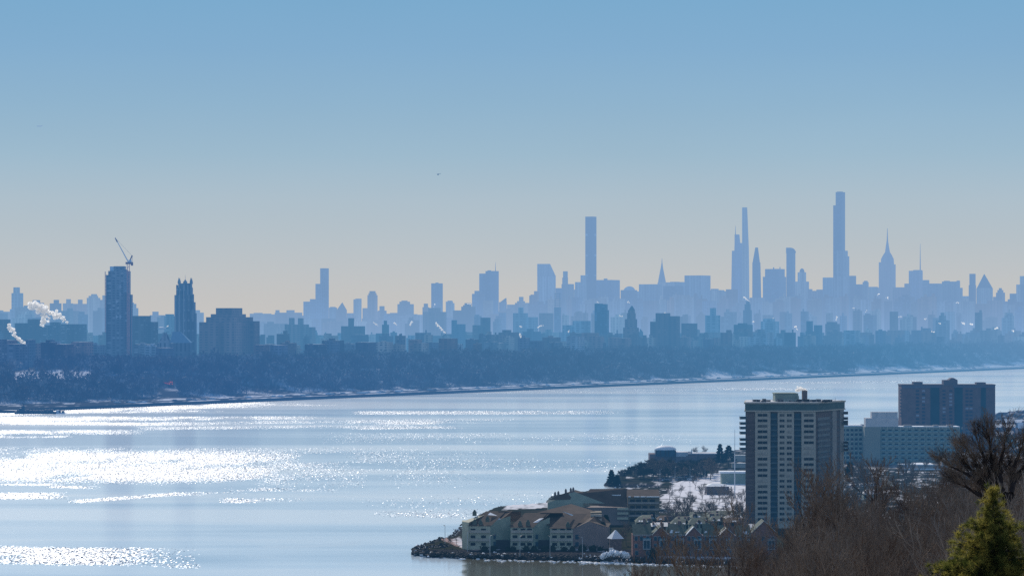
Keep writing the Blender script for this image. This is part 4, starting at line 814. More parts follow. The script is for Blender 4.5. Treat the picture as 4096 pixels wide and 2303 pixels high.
def near_land():
    from mathutils.geometry import tessellate_polygon
    # fine grid clipped by the outline, height falling to the water
    poly = land_pts(0)
    rows = np.concatenate([np.arange(1560, 1900, 4), np.arange(1900, 2300, 2.5)]); cols = np.concatenate([np.arange(1620, 4200, 8), np.arange(4200, 6400, 120)])
    Rr, C = np.meshgrid(rows.astype(float), cols.astype(float), indexing='ij'); D = K / (Rr - HZ); x = (C - 2048) * D / F
    ins = inpoly(x, D, poly)
    # distance-ish: erode mask for shore slope
    core = ins.copy()
    for _ in range(2):
        c = core.copy(); c[1:] &= core[:-1]; c[:-1] &= core[1:]; c[:, 1:] &= core[:, :-1]; c[:, :-1] &= core[:, 1:]; core = c
    z = np.where(core, LZ, np.where(ins, LZ * .55, -1.2)) + (fbm(x / 6, D / 6, 8) - .5) * .5 * core
    V = np.stack([x, D, z], -1).reshape(-1, 3); nr, nc = x.shape; idx = np.arange(nr * nc).reshape(nr, nc)
    f = ins.astype(int); keep = (f[:-1, :-1] + f[1:, :-1] + f[:-1, 1:] + f[1:, 1:]) > 0
    Fq = np.stack([idx[1:, :-1], idx[1:, 1:], idx[:-1, 1:], idx[:-1, :-1]], -1)[keep]
    sn = np.zeros_like(x)
    def patch(pl, s, amp=.0):
        m = inpoly(C + (fbm(x / 12, D / 12, 3) - .5) * 30, Rr + (fbm(x / 9, D / 14, 4) - .5) * 8, pl); np.maximum(sn, m * s, out=sn)
    patch([(2700, 2060), (2660, 1995), (2690, 1945), (2850, 1905), (3000, 1915), (3000, 2066)], 1)
    patch([(2650, 2045), (2640, 2000), (2720, 1990), (2720, 2060)], .9)
    patch([(2010, 2052), (2030, 2030), (2200, 2018), (2200, 2045)], .95)
    patch([(1800, 2178), (1830, 2162), (1900, 2196), (2420, 2212), (2420, 2222), (1950, 2214), (1850, 2206)], .8)
    patch([(2400, 2244), (2420, 2238), (2520, 2240), (2520, 2247)], .9)
    patch([(2600, 2246), (2600, 2240), (3000, 2246), (3000, 2252)], .8)
    patch([(3375, 1960), (3375, 1945), (3560, 1940), (3600, 1955)], .7); patch([(3375, 1885), (3400, 1800), (3960, 1800), (3960, 1890)], .25)
    spots = np.clip((fbm(x / 5, D / 10, 15) - .58) * 9, 0, 1) * .8; sn = np.maximum(sn, spots * (C > 2500) * (Rr < 2120))
    sn = sn * np.clip((fbm(x / 3.5, D / 7, 25) - .25) * 5, .15, 1)
    path = inpoly(C, Rr, [(1762, 2172), (1790, 2166), (1880, 2196), (1930, 2216), (1900, 2220), (1820, 2198)])
    edge = ((ins & ~core) | (Rr > 2213) & (C < 3000)).astype(float)
    m, nt = newmat("near_ground"); L = nt.links
    def A(n): a = nt.nodes.new("ShaderNodeAttribute"); a.attribute_name = n; return a.outputs["Fac"]
    nz = nt.nodes.new("ShaderNodeTexNoise"); nz.inputs["Scale"].default_value = .12; nz.inputs["Detail"].default_value = 6; g = nt.nodes.new("ShaderNodeNewGeometry"); L.new(g.outputs["Position"], nz.inputs["Vector"])
    r = ramp(nt, [(.35, (.02, .024, .018)), (.5, (.038, .04, .024)), (.65, (.055, .047, .036))]); L.new(nz.outputs["Fac"], r.inputs[0])
    a1 = nt.nodes.new("ShaderNodeMix"); a1.data_type = 'RGBA'; L.new(A("rocky"), a1.inputs[0]); L.new(r.outputs[0], a1.inputs[6]); a1.inputs[7].default_value = (.045, .042, .045, 1)
    a3 = nt.nodes.new("ShaderNodeMix"); a3.data_type = 'RGBA'; L.new(A("footpath"), a3.inputs[0]); L.new(a1.outputs[2], a3.inputs[6]); a3.inputs[7].default_value = (.42, .30, .27, 1)
    a2 = nt.nodes.new("ShaderNodeMix"); a2.data_type = 'RGBA'; L.new(A("snow_cover"), a2.inputs[0]); L.new(a3.outputs[2], a2.inputs[6]); a2.inputs[7].default_value = (.86, .84, .87, 1)
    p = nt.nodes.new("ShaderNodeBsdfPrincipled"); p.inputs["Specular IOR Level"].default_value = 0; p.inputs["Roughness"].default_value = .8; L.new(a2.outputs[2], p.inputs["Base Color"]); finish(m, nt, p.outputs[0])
    o = link(bpy.data.objects.new("near_shore_ground", np_mesh("near_shore_ground", V, Fq, [m], dict(snow_cover=sn, rocky=edge, footpath=path.astype(float))))); tag(o, kind="structure")
    # riprap
    r = random.Random(3); mb = MB()
    seg = [(1652, 2217, 1760, 2226, 240, 2.2), (1655, 2213, 1770, 2168, 220, 2.2), (1660, 2212, 1790, 2200, 380, 3), (1760, 2226, 2500, 2245, 900, 1.6), (2500, 2245, 3050, 2262, 420, 1.3), (1760, 2215, 2450, 2236, 500, 1.3), (1800, 2160, 1850, 2110, 60, 1), (1850, 2110, 2010, 2034, 90, 1.0), (2418, 1944, 2640, 1950, 110, 1.0)]
    for x0, r0, x1, r1, n, s in seg:
        for _ in range(n):
            t = r.random(); px = x0 + (x1 - x0) * t + r.gauss(0, 3); row = r0 + (r1 - r0) * t + r.gauss(0, 2.2); D = K / (row - HZ)
            mb.sphere((X(px, D), D, .5 + r.random() * 1.3), r.uniform(.35, .9) * s * .6, 5, 3, m=1 if r.random() < .07 else 0, sz=.7, jit=.7, rnd=r)
    for x0, r0, x1, r1, n in ((1950, 2240, 2500, 2250, 70), (2330, 2248, 2660, 2260, 110), (2660, 2258, 3000, 2268, 50), (1660, 2222, 1950, 2238, 16), (2440, 1946, 2640, 1953, 30)):
        for _ in range(n):
            t = r.random(); px = x0 + (x1 - x0) * t + r.gauss(0, 4); row = r0 + (r1 - r0) * t + r.gauss(0, 2.0); D = K / (row - HZ)
            mb.sphere((X(px, D), D, .05), r.uniform(.3, 1.0), 6, 3, m=1, sz=.35, jit=.6, rnd=r)
    o = mb.build("shore_rocks", [M_['rock'], M_['snow']]); tag(o, "dark boulders piled along the near shoreline, a few capped with snow", "rocks", kind="stuff")
near_land()

# ------------------------------------------------------------------ bare trees
def branchy(mb, p, d, length, r, level, rnd, counts, rmin, up=.25, spread=.75, m=0):
    n = 4 if level == 0 else (3 if level == 1 else 2); seg = length / n; pts = [(Vector(p), r)]; q = Vector(p); d = Vector(d).normalized()
    for i in range(n):
        d = (d + Vector((rnd.gauss(0, .13), rnd.gauss(0, .13), rnd.gauss(0, .07) + up * .12))).normalized(); q2 = q + d * seg
        r2 = max(rmin, r * (1 - .75 * (i + 1) / n)) if level < len(counts) else rmin * .6
        mb.tube(q, q2, pts[-1][1], r2, 5 if level == 0 else 3, (1 if level < 2 else 0) if m == 9 else m); q = q2; pts.append((q.copy(), r2))
    if level >= len(counts): return
    for k in range(counts[level]):
        t = (.25 if level else .32) + (1 - (.25 if level else .32)) * (k + rnd.random()) / counts[level]; i = min(n - 1, int(t * n)); f = t * n - i
        b = pts[i][0].lerp(pts[i + 1][0], min(1, f)); rb = pts[i][1] + (pts[i + 1][1] - pts[i][1]) * min(1, f)
        a = rnd.random() * 6.283; o = d.orthogonal().normalized(); o2 = d.cross(o); side = o * math.cos(a) + o2 * math.sin(a)
        nd = (d * (1 - spread * .35) + side * spread + Vector((0, 0, up))).normalized()
        branchy(mb, b, nd, length * rnd.uniform(.42, .66) * (1.15 - .35 * t), max(rmin, rb * .62), level + 1, rnd, counts, rmin, up, spread, m)
def tree_mesh(seed, h, counts, rmin, r0, mt, up=.3, spread=.7):
    rnd = random.Random(seed); mb = MB(); branchy(mb, (0, 0, -.5), (rnd.gauss(0, .08), rnd.gauss(0, .08), 1), h * .72, r0, 0, rnd, counts, rmin, up, spread); 
    return mb
def split_tree(seed, h, counts, rmin, r0, mt, up=.3, spread=.7, dark=None):
    """returns trunk mesh and crown mesh"""
    rnd = random.Random(seed); full = MB(); branchy(full, (0, 0, -.5), (rnd.gauss(0, .08), rnd.gauss(0, .08), 1), h * .72, r0, 0, rnd, counts, rmin, up, spread, 9)
    nt = 4 * 5; tr = MB(); tr.v = full.v[:40]; tr.f = full.f[:nt]; tr.m = [0] * nt
    cr = MB(); cr.v = full.v[40:]; cr.f = [tuple(i - 40 for i in f) for f in full.f[nt:]]; cr.m = full.m[nt:]
    return tr.mesh("trunk", dark or mt), cr.mesh("crown", [mt, dark or mt])
def place_tree(name, meshes, loc, rz, s, label, group, cat="tree"):
    e = empty(name, loc, label, cat, group, rz); e.scale = (s, s, s)
    child("trunk", meshes[0], e); child("crown", meshes[1], e); return e
NEAR = [split_tree(100 + i, 12, [8, 6, 5, 4], .017, .21 + .04 * (i % 3), M_[['bark', 'barkred', 'bark', 'barkpale', 'barkred', 'bark'][i]], up=.42, spread=.62, dark=M_[['barkdark', 'barkdark', 'barkbrown', 'barkbrown', 'barkdark', 'barkbrown'][i]]) for i in range(6)]
DENSE = [split_tree(300 + i, 12, [11, 9, 6], .11, .3, M_[['bark', 'grove', 'grove'][i]], up=.2, spread=.95) for i in range(3)]
MID = [split_tree(200 + i, 12, [9, 7, 6], .05, .25, M_[['bark', 'barkred', 'bark', 'barkpale'][i]], up=.4, spread=.7) for i in range(4)]

def top_row(px): return np.interp(px, [1000, 2300, 2600, 2720, 2900, 3050, 3200, 3400, 3650, 3850, 4100, 5000], [2950, 2680, 2470, 2420, 2345, 2180, 2050, 1970, 1905, 1850, 1820, 1790])
def hill_z(x, y):
    D = y; px = 2048 + x * F / np.maximum(D, 1); Dc = np.clip(D, 110, 430)
    row = top_row(px) + 30 + (430 - Dc) / 320 * 330
    z = H - (row - HZ) * Dc / F - 11
    far = np.clip((D - 430) / 260, 0, 1)
    return z * (1 - far) + (-3) * far
def hillside():
    ys = np.concatenate([np.arange(20, 110, 15), np.arange(110, 440, 10), np.arange(440, 760, 20)]); ps = np.arange(600, 6200, 60)
    Yg, P = np.meshgrid(ys.astype(float), ps.astype(float), indexing='ij'); x = (P - 2048) / F * Yg
    z = hill_z(x, Yg) + (fbm(x / 6, Yg / 6, 19) - .5) * 1.2
    V = np.stack([x, Yg, z], -1).reshape(-1, 3); nr, nc = x.shape; idx = np.arange(nr * nc).reshape(nr, nc)
    Fq = np.stack([idx[:-1, :-1], idx[:-1, 1:], idx[1:, 1:], idx[1:, :-1]], -1).reshape(-1, 4)
    m = mat("leaf_litter", (.09, .07, .062), .95, .5, .9)
    tag(link(bpy.data.objects.new("hillside_ground", np_mesh("hillside_ground", V, Fq, [m]))), kind="structure")
hillside()
def brush():
    r = random.Random(42); n = 0
    words = ['grey-brown', 'reddish-brown', 'grey-brown', 'pale grey', 'reddish-brown', 'grey-brown']
    for Dl, Dh, cnt in ((350, 430, 80), (260, 350, 76), (185, 260, 50), (130, 185, 26)):
        for i in range(cnt):
            px = 2560 + (4200 - 2560) * (i + r.random()) / cnt; D = r.uniform(Dl, Dh); x = X(px, D)
            if top_row(px) > 2310 and D > 200: continue
            k = r.randrange(6); s = r.uniform(.75, 1.12); 
            if px < 2700: s *= .8
            z = float(hill_z(np.array(x), np.array(D)))
            zone_ = "before the apartment tower" if px < 3300 else ("before the grey-green midrise" if px < 3650 else "around the black-limbed tree")
            if px < 2960: zone_ = "below the brick townhouses"
            dep = "low on the slope" if D < 220 else "on the slope's crest"
            place_tree("bare_tree", NEAR[k], (x, D, z), r.random() * 6.28, s, "%s leafless tree %s %s" % (words[k].replace("-brown", "-brown"), dep, zone_), "%s bare trees %s %s" % (words[k], dep, zone_))
brush()
def lead_trees():
    # taller bare trees that stand out against the tower and the cove
    for i, (px, toprow, D, k, s, lab) in enumerate([
        (3145, 1895, 330, 1, 1.25, "tall leafless tree with a leaning fan of limbs before the apartment tower's lower floors"),
        (3270, 1900, 345, 0, 1.3, "tall leafless tree whose top crosses the apartment tower's right corner"),
        (3420, 1925, 330, 2, 1.15, "dark forked leafless tree just right of the apartment tower"),
        (3560, 1830, 420, 4, 1.35, "spreading leafless tree in front of the grey-green midrise"),
        (3720, 1850, 400, 1, 1.2, "leafless tree touching the low snow-roofed building"),
        (2890, 2110, 300, 2, 1.0, "thin leafless tree standing up before the right townhouses"),
        (2740, 2150, 240, 0, .95, "leafless tree with curving dark branches over the brown cove water"),
        (2650, 2215, 215, 5, .8, "small leafless tree at the left end of the brush"),
        (3010, 2040, 290, 3, 1.0, "pale-twigged leafless tree at the foot of the apartment tower")]):
        h = 12 * s * .98; place_tree("tall_bare_tree", NEAR[k], (X(px, D), D, Z(toprow, D) - h), i * 1.3, s, lab, None)
lead_trees()
def black_tree():
    D = 150; e = empty("black_limbed_tree", (X(4010, D), D, Z(2420, D)), "big black-trunked leafless tree fanning out at the right edge", "tree"); ox, oz = X(4010, D), Z(2420, D); r = random.Random(9)
    P = lambda px, row, dy=0.: Vector((X(px, D) - ox, dy, Z(row, D) - oz))
    tr = MB(); q = MB(); tw = MB()
    for a, b, ra, rb in (((4012, 2420), (4002, 2190), .62, .52), ((4002, 2190), (3995, 2060), .52, .45), ((4002, 2110), (4040, 1970), .42, .27), ((3995, 2060), (3975, 1975), .45, .30), ((3992, 2060), (4000, 1950), .34, .26)): tr.tube(P(*a), P(*b), ra, rb, 8)
    tr.build("trunk", [M_['barkdark']], e)
    limbs = [((3975, 1975), (3935, 1905), (3900, 1850), (3872, 1800), .17), ((3975, 1980), (3950, 1880), (3925, 1810), (3905, 1750), .16), ((4000, 1955), (3975, 1860), (3960, 1780), (3950, 1725), .15), ((4000, 1950), (4005, 1860), (4010, 1790), (4022, 1740), .14),
             ((4040, 1972), (4050, 1890), (4075, 1820), (4090, 1760), .16), ((4040, 1970), (4070, 1900), (4120, 1840), (4160, 1790), .15), ((3960, 1960), (3905, 1920), (3850, 1885), (3800, 1865), .2), ((3985, 2040), (3920, 1980), (3860, 1945), (3810, 1925), .17), ((3975, 1975), (3950, 1930), (3890, 1880), (3845, 1830), .18)]
    for l in limbs:
        pts = [P(a, b, r.uniform(-.5, .5)) for a, b in l[:4]]; rr = l[4]
        for i in range(3):
            q.tube(pts[i], pts[i + 1], rr * (1 - i * .31), rr * (1 - (i + 1) * .31), 6)
            d = (pts[i + 1] - pts[i]).normalized()
            for k in range(8):
                b = pts[i].lerp(pts[i + 1], r.random()); nd = (d + Vector((r.gauss(0, .3), r.gauss(0, .3), .12))).normalized()
                branchy(q if k < 2 else tw, b, nd, r.uniform(.7, 1.35), .028, 1, r, [0, 7, 5, 3], .004, .15, .42)
    q.build("crown", [M_['barkdark']], e); tw.build("twigs", [M_['bark']], e)
black_tree()
def pine():
    D = 122.0; px0 = 3972; ztop = Z(1962, D); hgt = 13.0; e = empty("pine_tree", (X(px0, D), D, ztop - hgt), "yellow-green young pine at the bottom right corner", "tree"); r = random.Random(77)
    mb = MB(); mb.tube((.1, 0, 0), (.05, 0, 8), .2, .12, 8); mb.tube((.05, 0, 8), (0, 0, hgt - .2), .12, .02, 6); 
    tufts = []
    z = hgt - .15
    while z > 5.0:
        dz = hgt - z; half = (.14 + .30 * dz) if dz < 1.1 else .5 + .68 * (dz - 1.1); nb = 5 + int(min(7, dz * 2))
        a0 = r.random() * 6.28
        for k in range(nb):
            a = a0 + 6.283 * k / nb + r.uniform(-.3, .3); L = half * r.uniform(.4, 1.3) ; up = .42 - .06 * dz + r.uniform(-.1, .1)
            b = Vector((0, 0, z)); tip = Vector((math.cos(a) * L, math.sin(a) * L, z + L * up)); mb.tube(b, b.lerp(tip, .95), .03 + .01 * dz, .012, 4)
            n = max(2, int(L / .15))
            for s in range(n):
                t = .25 + .75 * (s + 1) / n; c = b.lerp(tip, t)
                for _ in range(2): tufts.append(c + Vector((r.gauss(0, .15), r.gauss(0, .15), r.gauss(0, .13))))
        z -= r.uniform(.22, .38) * (1 if dz < 5 else 1.8)
    for k in range(14): tufts.append(Vector((r.gauss(0, .05), r.gauss(0, .05), hgt - r.random() * .5)))
    mb.build("trunk", [M_['barkdark']], e)
    tf = np.array([tuple(t) for t in tufts]); rng = np.random.default_rng(4); n = len(tf); k = 46
    d = rng.normal(size=(n, k, 3)); d[..., 2] += .45; d /= np.linalg.norm(d, axis=-1, keepdims=True); ln = rng.uniform(.10, .27, (n, k, 1))
    c = tf[:, None, :] + d * .02; tip = c + d * ln; sd_ = np.cross(d, rng.normal(size=(n, k, 3))); sd_ /= np.linalg.norm(sd_, axis=-1, keepdims=True); sd_ *= .008
    V = np.stack([c - sd_, c + sd_, tip], 2).reshape(-1, 3); Fq = np.arange(len(V)).reshape(-1, 3)
    zt_ = hgt - tf[:, 2]; pr = rng.random(n) + .09 * zt_; cl = vnoise(tf[:, 0] * 2.2 + 9, tf[:, 2] * 2.2, 5); fm = np.repeat(np.where(pr + (1 - cl) * .6 > 1.15, 2, np.where(cl > .6, 1, 0)), k)
    def needle(name, c, tc):
        m, nt = newmat(name); a = nt.nodes.new("ShaderNodeBsdfDiffuse"); a.inputs[0].default_value = (*c, 1); b = nt.nodes.new("ShaderNodeBsdfTranslucent"); b.inputs[0].default_value = (*tc, 1)
        x = nt.nodes.new("ShaderNodeMixShader"); x.inputs[0].default_value = .5; nt.links.new(a.outputs[0], x.inputs[1]); nt.links.new(b.outputs[0], x.inputs[2]); return finish(m, nt, x.outputs[0])
    ms = [needle("olive_needles", (.12, .12, .03), (.26, .25, .06)), needle("yellow_needles", (.17, .15, .035), (.36, .31, .07)), needle("dark_needles", (.035, .045, .015), (.08, .10, .02))]
    child("crown", np_mesh("crown", V, Fq, ms, fm=fm), e)
    print("pine tris", len(Fq))
pine()

# ------------------------------------------------------------------ near shore buildings
def lx(ox, D): return lambda px: X(px, D) - ox
def highrise():
    D = 1331.; base = LZ; ox = X(3124, D); e = empty("apartment_tower", (ox, D, base), "tall grey apartment tower with ladder-like window columns and rooftop chimney", "apartment tower")
    G = lx(ox, D); zz = lambda row: Z(row, D) - base
    top = zz(1642); bot = -3
    ry = 30.0   # depth of the right flank
    rx = (3372 - 2048) * (D + ry) / F - ox
    mb = MB(); mb.prism([(G(2982), 0), (G(3266), 0), (rx, ry), (rx - 8, 34), (G(2982) + 3, 34)], bot, top); mb.build("core_wall", [M_['brickdark']], e)
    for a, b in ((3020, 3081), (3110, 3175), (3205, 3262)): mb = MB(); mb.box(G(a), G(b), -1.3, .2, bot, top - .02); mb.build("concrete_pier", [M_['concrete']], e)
    # angled right flank piers
    fl = Vector((rx - G(3266), ry)); L = fl.length; fd = fl / L; nrm = Vector((fd.y, -fd.x))
    def flank(mb, s0, s1, off0, off1, z0, z1, m=0):
        p = lambda s, o: (G(3266) + fd.x * s * L + nrm.x * o, fd.y * s * L + nrm.y * o)
        mb.prism([p(s0, off1), p(s1, off1), p(s1, off0), p(s0, off0)], z0, z1, m)
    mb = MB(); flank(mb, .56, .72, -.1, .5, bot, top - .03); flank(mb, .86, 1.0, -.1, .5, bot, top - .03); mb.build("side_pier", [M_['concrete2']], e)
    # parapet storey
    mb = MB(); mb.prism([(G(2979), -1.7), (G(3268), -1.7), (rx + .8, ry), (rx - 8, 35), (G(2979) + 3, 35)], top, zz(1612)); mb.build("penthouse_storey", [mat("teal_grey_band", (.10, .15, .15), .6, .2, .3)], e)
    for r0, r1, o in ((1614, 1608, .5), (1645, 1640, .35)):
        mb = MB(); mb.prism([(G(2979) - o, -1.7 - o), (G(3268) + o * .3, -1.7 - o), (rx + .8 + o, ry), (rx - 8, 35 + o), (G(2979) + 3, 35 + o)], zz(r0), zz(r1)); mb.build("cornice", [M_['concrete']], e)
    mb = MB(); mb.prism([(G(2981), -1), (G(3266), -1), (rx, ry), (rx - 8, 34), (G(2981) + 3, 34)], zz(1608), zz(1606.6)); mb.build("roof", [M_['snowroof']], e)
    mb = MB(); mb.box(G(3107), G(3200), 8, 20, zz(1607), zz(1574)); mb.box(G(3194), G(3201), 6, 8, zz(1607), zz(1584)); mb.box(G(3104), G(3192), 7.6, 20.4, zz(1576), zz(1573)); mb.build("roof_house", [M_['greenmid']], e)
    mb = MB(); mb.box(G(3221), G(3240), 12, 16, zz(1607), zz(1564)); mb.build("chimney", [M_['brickdark']], e)
    mb = MB(); 
    for px in (3010, 3344): mb.tube((G(px), 2, zz(1608)), (G(px), 2, zz(1590)), .12, .06, 4)
    mb.tube((G(3010), 2, zz(1598)), (G(3200), 2, zz(1598)), .09, .09, 4); mb.tube((G(3240), 2, zz(1598)), (G(3344), 2, zz(1598)), .09, .09, 4)
    for i in range(24): px = 3012 + i * 14.2; mb.tube((G(px), 2, zz(1607)), (G(px), 2, zz(1598)), .07, .07, 4)
    mb.build("roof_railing", [M_['metal']], e)
    rr = random.Random(5)
    for i in range(26): mb = MB(); px = rr.uniform(3015, 3330); mb.rect(G(px), rr.uniform(1, 8), rr.uniform(.8, 2.4), 1.4, rr.random(), zz(1607), zz(1607) + rr.uniform(.4, 1.3)); mb.build("roof_plant", [M_['darkmetal']], e)
    # windows
    def wmesh(w, h, y=-1.42, name="window"): m = MB(); m.box(-w/2, w/2, y, y + .2, 0, h, 0); m.box(-w/2 - .12, w/2 + .12, y + .04, y + .16, -.15, 0, 1); m.box(-.06, .06, y - .04, y, 0, h, 1); return m.mesh(name, [M_['glass'], M_['concrete2']])
    wr_ = random.Random(12); gl = M_['glass']; wide3 = []; small3 = []
    for g_ in (gl, mat("window_half_blind", (.12, .115, .11), .5, .5, .8), mat("window_pale_blind", (.40, .36, .31), .6, .3, .8)): M_['glass'] = g_; wide3.append(wmesh(4.3, 1.15)); small3.append(wmesh(2.1, 1.1))
    M_['glass'] = gl; W3 = lambda l: wr_.choices(l, [8, 3, 2])[0]
    for f in range(20):
        row = 1664 + f * 21.9; z = zz(row)
        child("window", W3(wide3), e, (G(3049), 0, z)); child("window", W3(wide3), e, (G(3234), 0, z))
        child("window", W3(small3), e, (G(3127), 0, z)); child("window", W3(small3), e, (G(3156), 0, z))
    for a, b in ((3084, 3107), (3178, 3202)): gm = MB(); gm.box(G(a), G(b), -.35, .1, zz(2090), zz(1652)); gm.build("glazed_bay", [M_['glassblue']], e)
    spm = mat("spandrel", (.10, .14, .16), .6, .3, .4)
    for f in range(20):
        z = zz(1674 + f * 21.9)
        for a, b in ((3081, 3110), (3175, 3205)): sl = MB(); sl.box(G(a) + .02, G(b) - .02, -1.0, -.3, z - .5, z + .25); sl.build("bay_spandrel", [spm], e)
    lb = MB()
    for f in range(20): z = zz(1682 + f * 21.9); lb.box(G(2982) + .05, G(3019), -.5, .1, z - 1.1, z)
    lb.build("balcony_band", [mat("mauve_brick_band", (.14, .105, .11), .8, .2, .5)], e)
    bal = MB(); bal.box(-2.4, .2, -1.5, 4, 0, .25, 1); bal.box(-2.4, -2.28, -1.5, 4, .25, 1.3, 0); bal.box(-2.28, .2, -1.5, -1.38, .25, 1.3, 0); bm = bal.mesh("balcony", [M_['glassblue'], M_['concrete']])
    for row in (1676, 1698, 1716, 1736, 1762, 1780, 1800): child("balcony", bm, e, (G(2981), 0, zz(row)))
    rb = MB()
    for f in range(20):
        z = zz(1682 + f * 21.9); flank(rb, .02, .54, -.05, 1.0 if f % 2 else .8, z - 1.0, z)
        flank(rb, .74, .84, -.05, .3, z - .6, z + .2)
    rb.build("flank_balcony", [mat("grey_balcony_front", (.15, .145, .155), .7, .25, .4)], e)  # even grey balcony fronts along the angled flank
    rg = MB()
    for f in range(20): z = zz(1682 + f * 21.9); flank(rg, .05, .5, -.05, .12, z + .1, z + 1.35)
    rg.build("flank_glazing", [M_['glassblue']], e)
    far = MB(); far.box(-.3, 1.9, 0, 3, 0, .25, 1); far.box(1.78, 1.9, 0, 3, .25, 1.3); far.box(-.3, 1.78, 0, .12, .25, 1.3); fm = far.mesh("side_balcony", [M_['darkmetal'], M_['concrete']])
    for row in (1664, 1686, 1700, 1708, 1785, 1800, 1815): child("side_balcony", fm, e, (rx, ry - 4, zz(row)))
    p = plume(3224, 1560, D + 14, [(3226, 1562), (3210, 1556), (3195, 1558), (3180, 1562)], "bright steam puff blowing from the apartment tower's chimney", 55, 1.0, 1.25, 1.6); p["group"] = ""; del p["group"]
highrise()
def midrise():
    D = 1925.; base = 2; ox = X(3650, D); e = empty("midrise_apartments", (ox, D, base), "long grey-green midrise apartment building with pale penthouse", "apartment building"); G = lx(ox, D); zz = lambda r: Z(r, D) - base
    mb = MB(); mb.box(G(3520), G(3840), 0, 16, -2, zz(1707)); mb.build("wall", [M_['greenmid']], e); mb = MB(); mb.box(G(3372), G(3457), 10, 24, -2, zz(1707)); mb.build("wing_wall", [M_['greenmid']], e)
    mb = MB(); mb.box(G(3457), G(3520), -2, 14, -2, zz(1706)); mb.build("end_wall", [mat("plain_end_wall", (.30, .31, .26), .8, .1, .1)], e)
    mb = MB(); mb.box(G(3462), G(3592), -1, 9, zz(1706), zz(1671)); mb.build("penthouse", [M_['whitewall']], e)
    mb = MB(); mb.box(G(3487), G(3592), 1, 8, zz(1671), zz(1647)); mb.box(G(3510), G(3545), 0, 1, zz(1671), zz(1649)); mb.build("plant_room", [M_['whitewall']], e)
    mb = MB(); mb.box(G(3592), G(3840), .3, 15.7, zz(1707), zz(1705)); mb.build("roof", [M_['snow']], e); mb = MB(); mb.box(G(3372), G(3457), 10.3, 23.7, zz(1707), zz(1702)); mb.build("roof", [M_['snow']], e)
    for a, b in ((3617, 3650), (3735, 3755), (3790, 3815)): mb = MB(); mb.box(G(a), G(b), 2, 6, zz(1706), zz(1699)); mb.build("roof_plant", [M_['concrete2']], e)
    mb = MB(); mb.box(G(3700), G(3800), 6, 8, zz(1706), zz(1702)); mb.build("parapet", [M_['concrete']], e)
    wm = MB(); wm.box(-1.0, 1.0, -.2, .1, 0, 1.5, 0); wm.box(-1.9, 1.6, -1.0, 0, -.35, -.12, 1); wm.box(-1.9, 1.6, -1.0, -.94, -.12, .65, 2); wme = wm.mesh("window", [M_['glass'], M_['concrete'], mat("glass_balustrade", (.16, .27, .27), .3, .4, .3)])
    for f in range(8):
        for k in range(12): 
            if f * 12 + k >= 96: break
            child("window", wme, e, (G(3534 + k * 26), 0, zz(1726 + f * 18.5)))
    bb = MB(); bb.box(-.9, .9, -.1, .1, 0, 1.5); bbe = bb.mesh("wing_window", M_['glass'])
    wb = MB(); 
    for f in range(8):
        for k in range(5): wb = MB(); wb.box(G(3376 + k * 17), G(3386 + k * 17), 9.0, 10.1, zz(1730 + f * 18.5), zz(1727 + f * 18.5)); wb.build("wing_balcony", [M_['concrete']], e)
    for f in range(8):
        for k in range(5): child("wing_window", bbe, e, (G(3381 + k * 17), 10, zz(1726 + f * 18.5)))
    pl = MB()
    for k in range(13): pl.box(G(3521 + k * 26.2) , G(3521 + k * 26.2) + .5, -.55, .05, zz(1716), zz(1707.3)); pl.box(G(3521 + k * 26.2) + 1.9, G(3521 + k * 26.2) + 2.3, -.55, .05, zz(1716), zz(1707.3))
    pl.build("cornice_bracket", [M_['concrete']], e)
midrise()
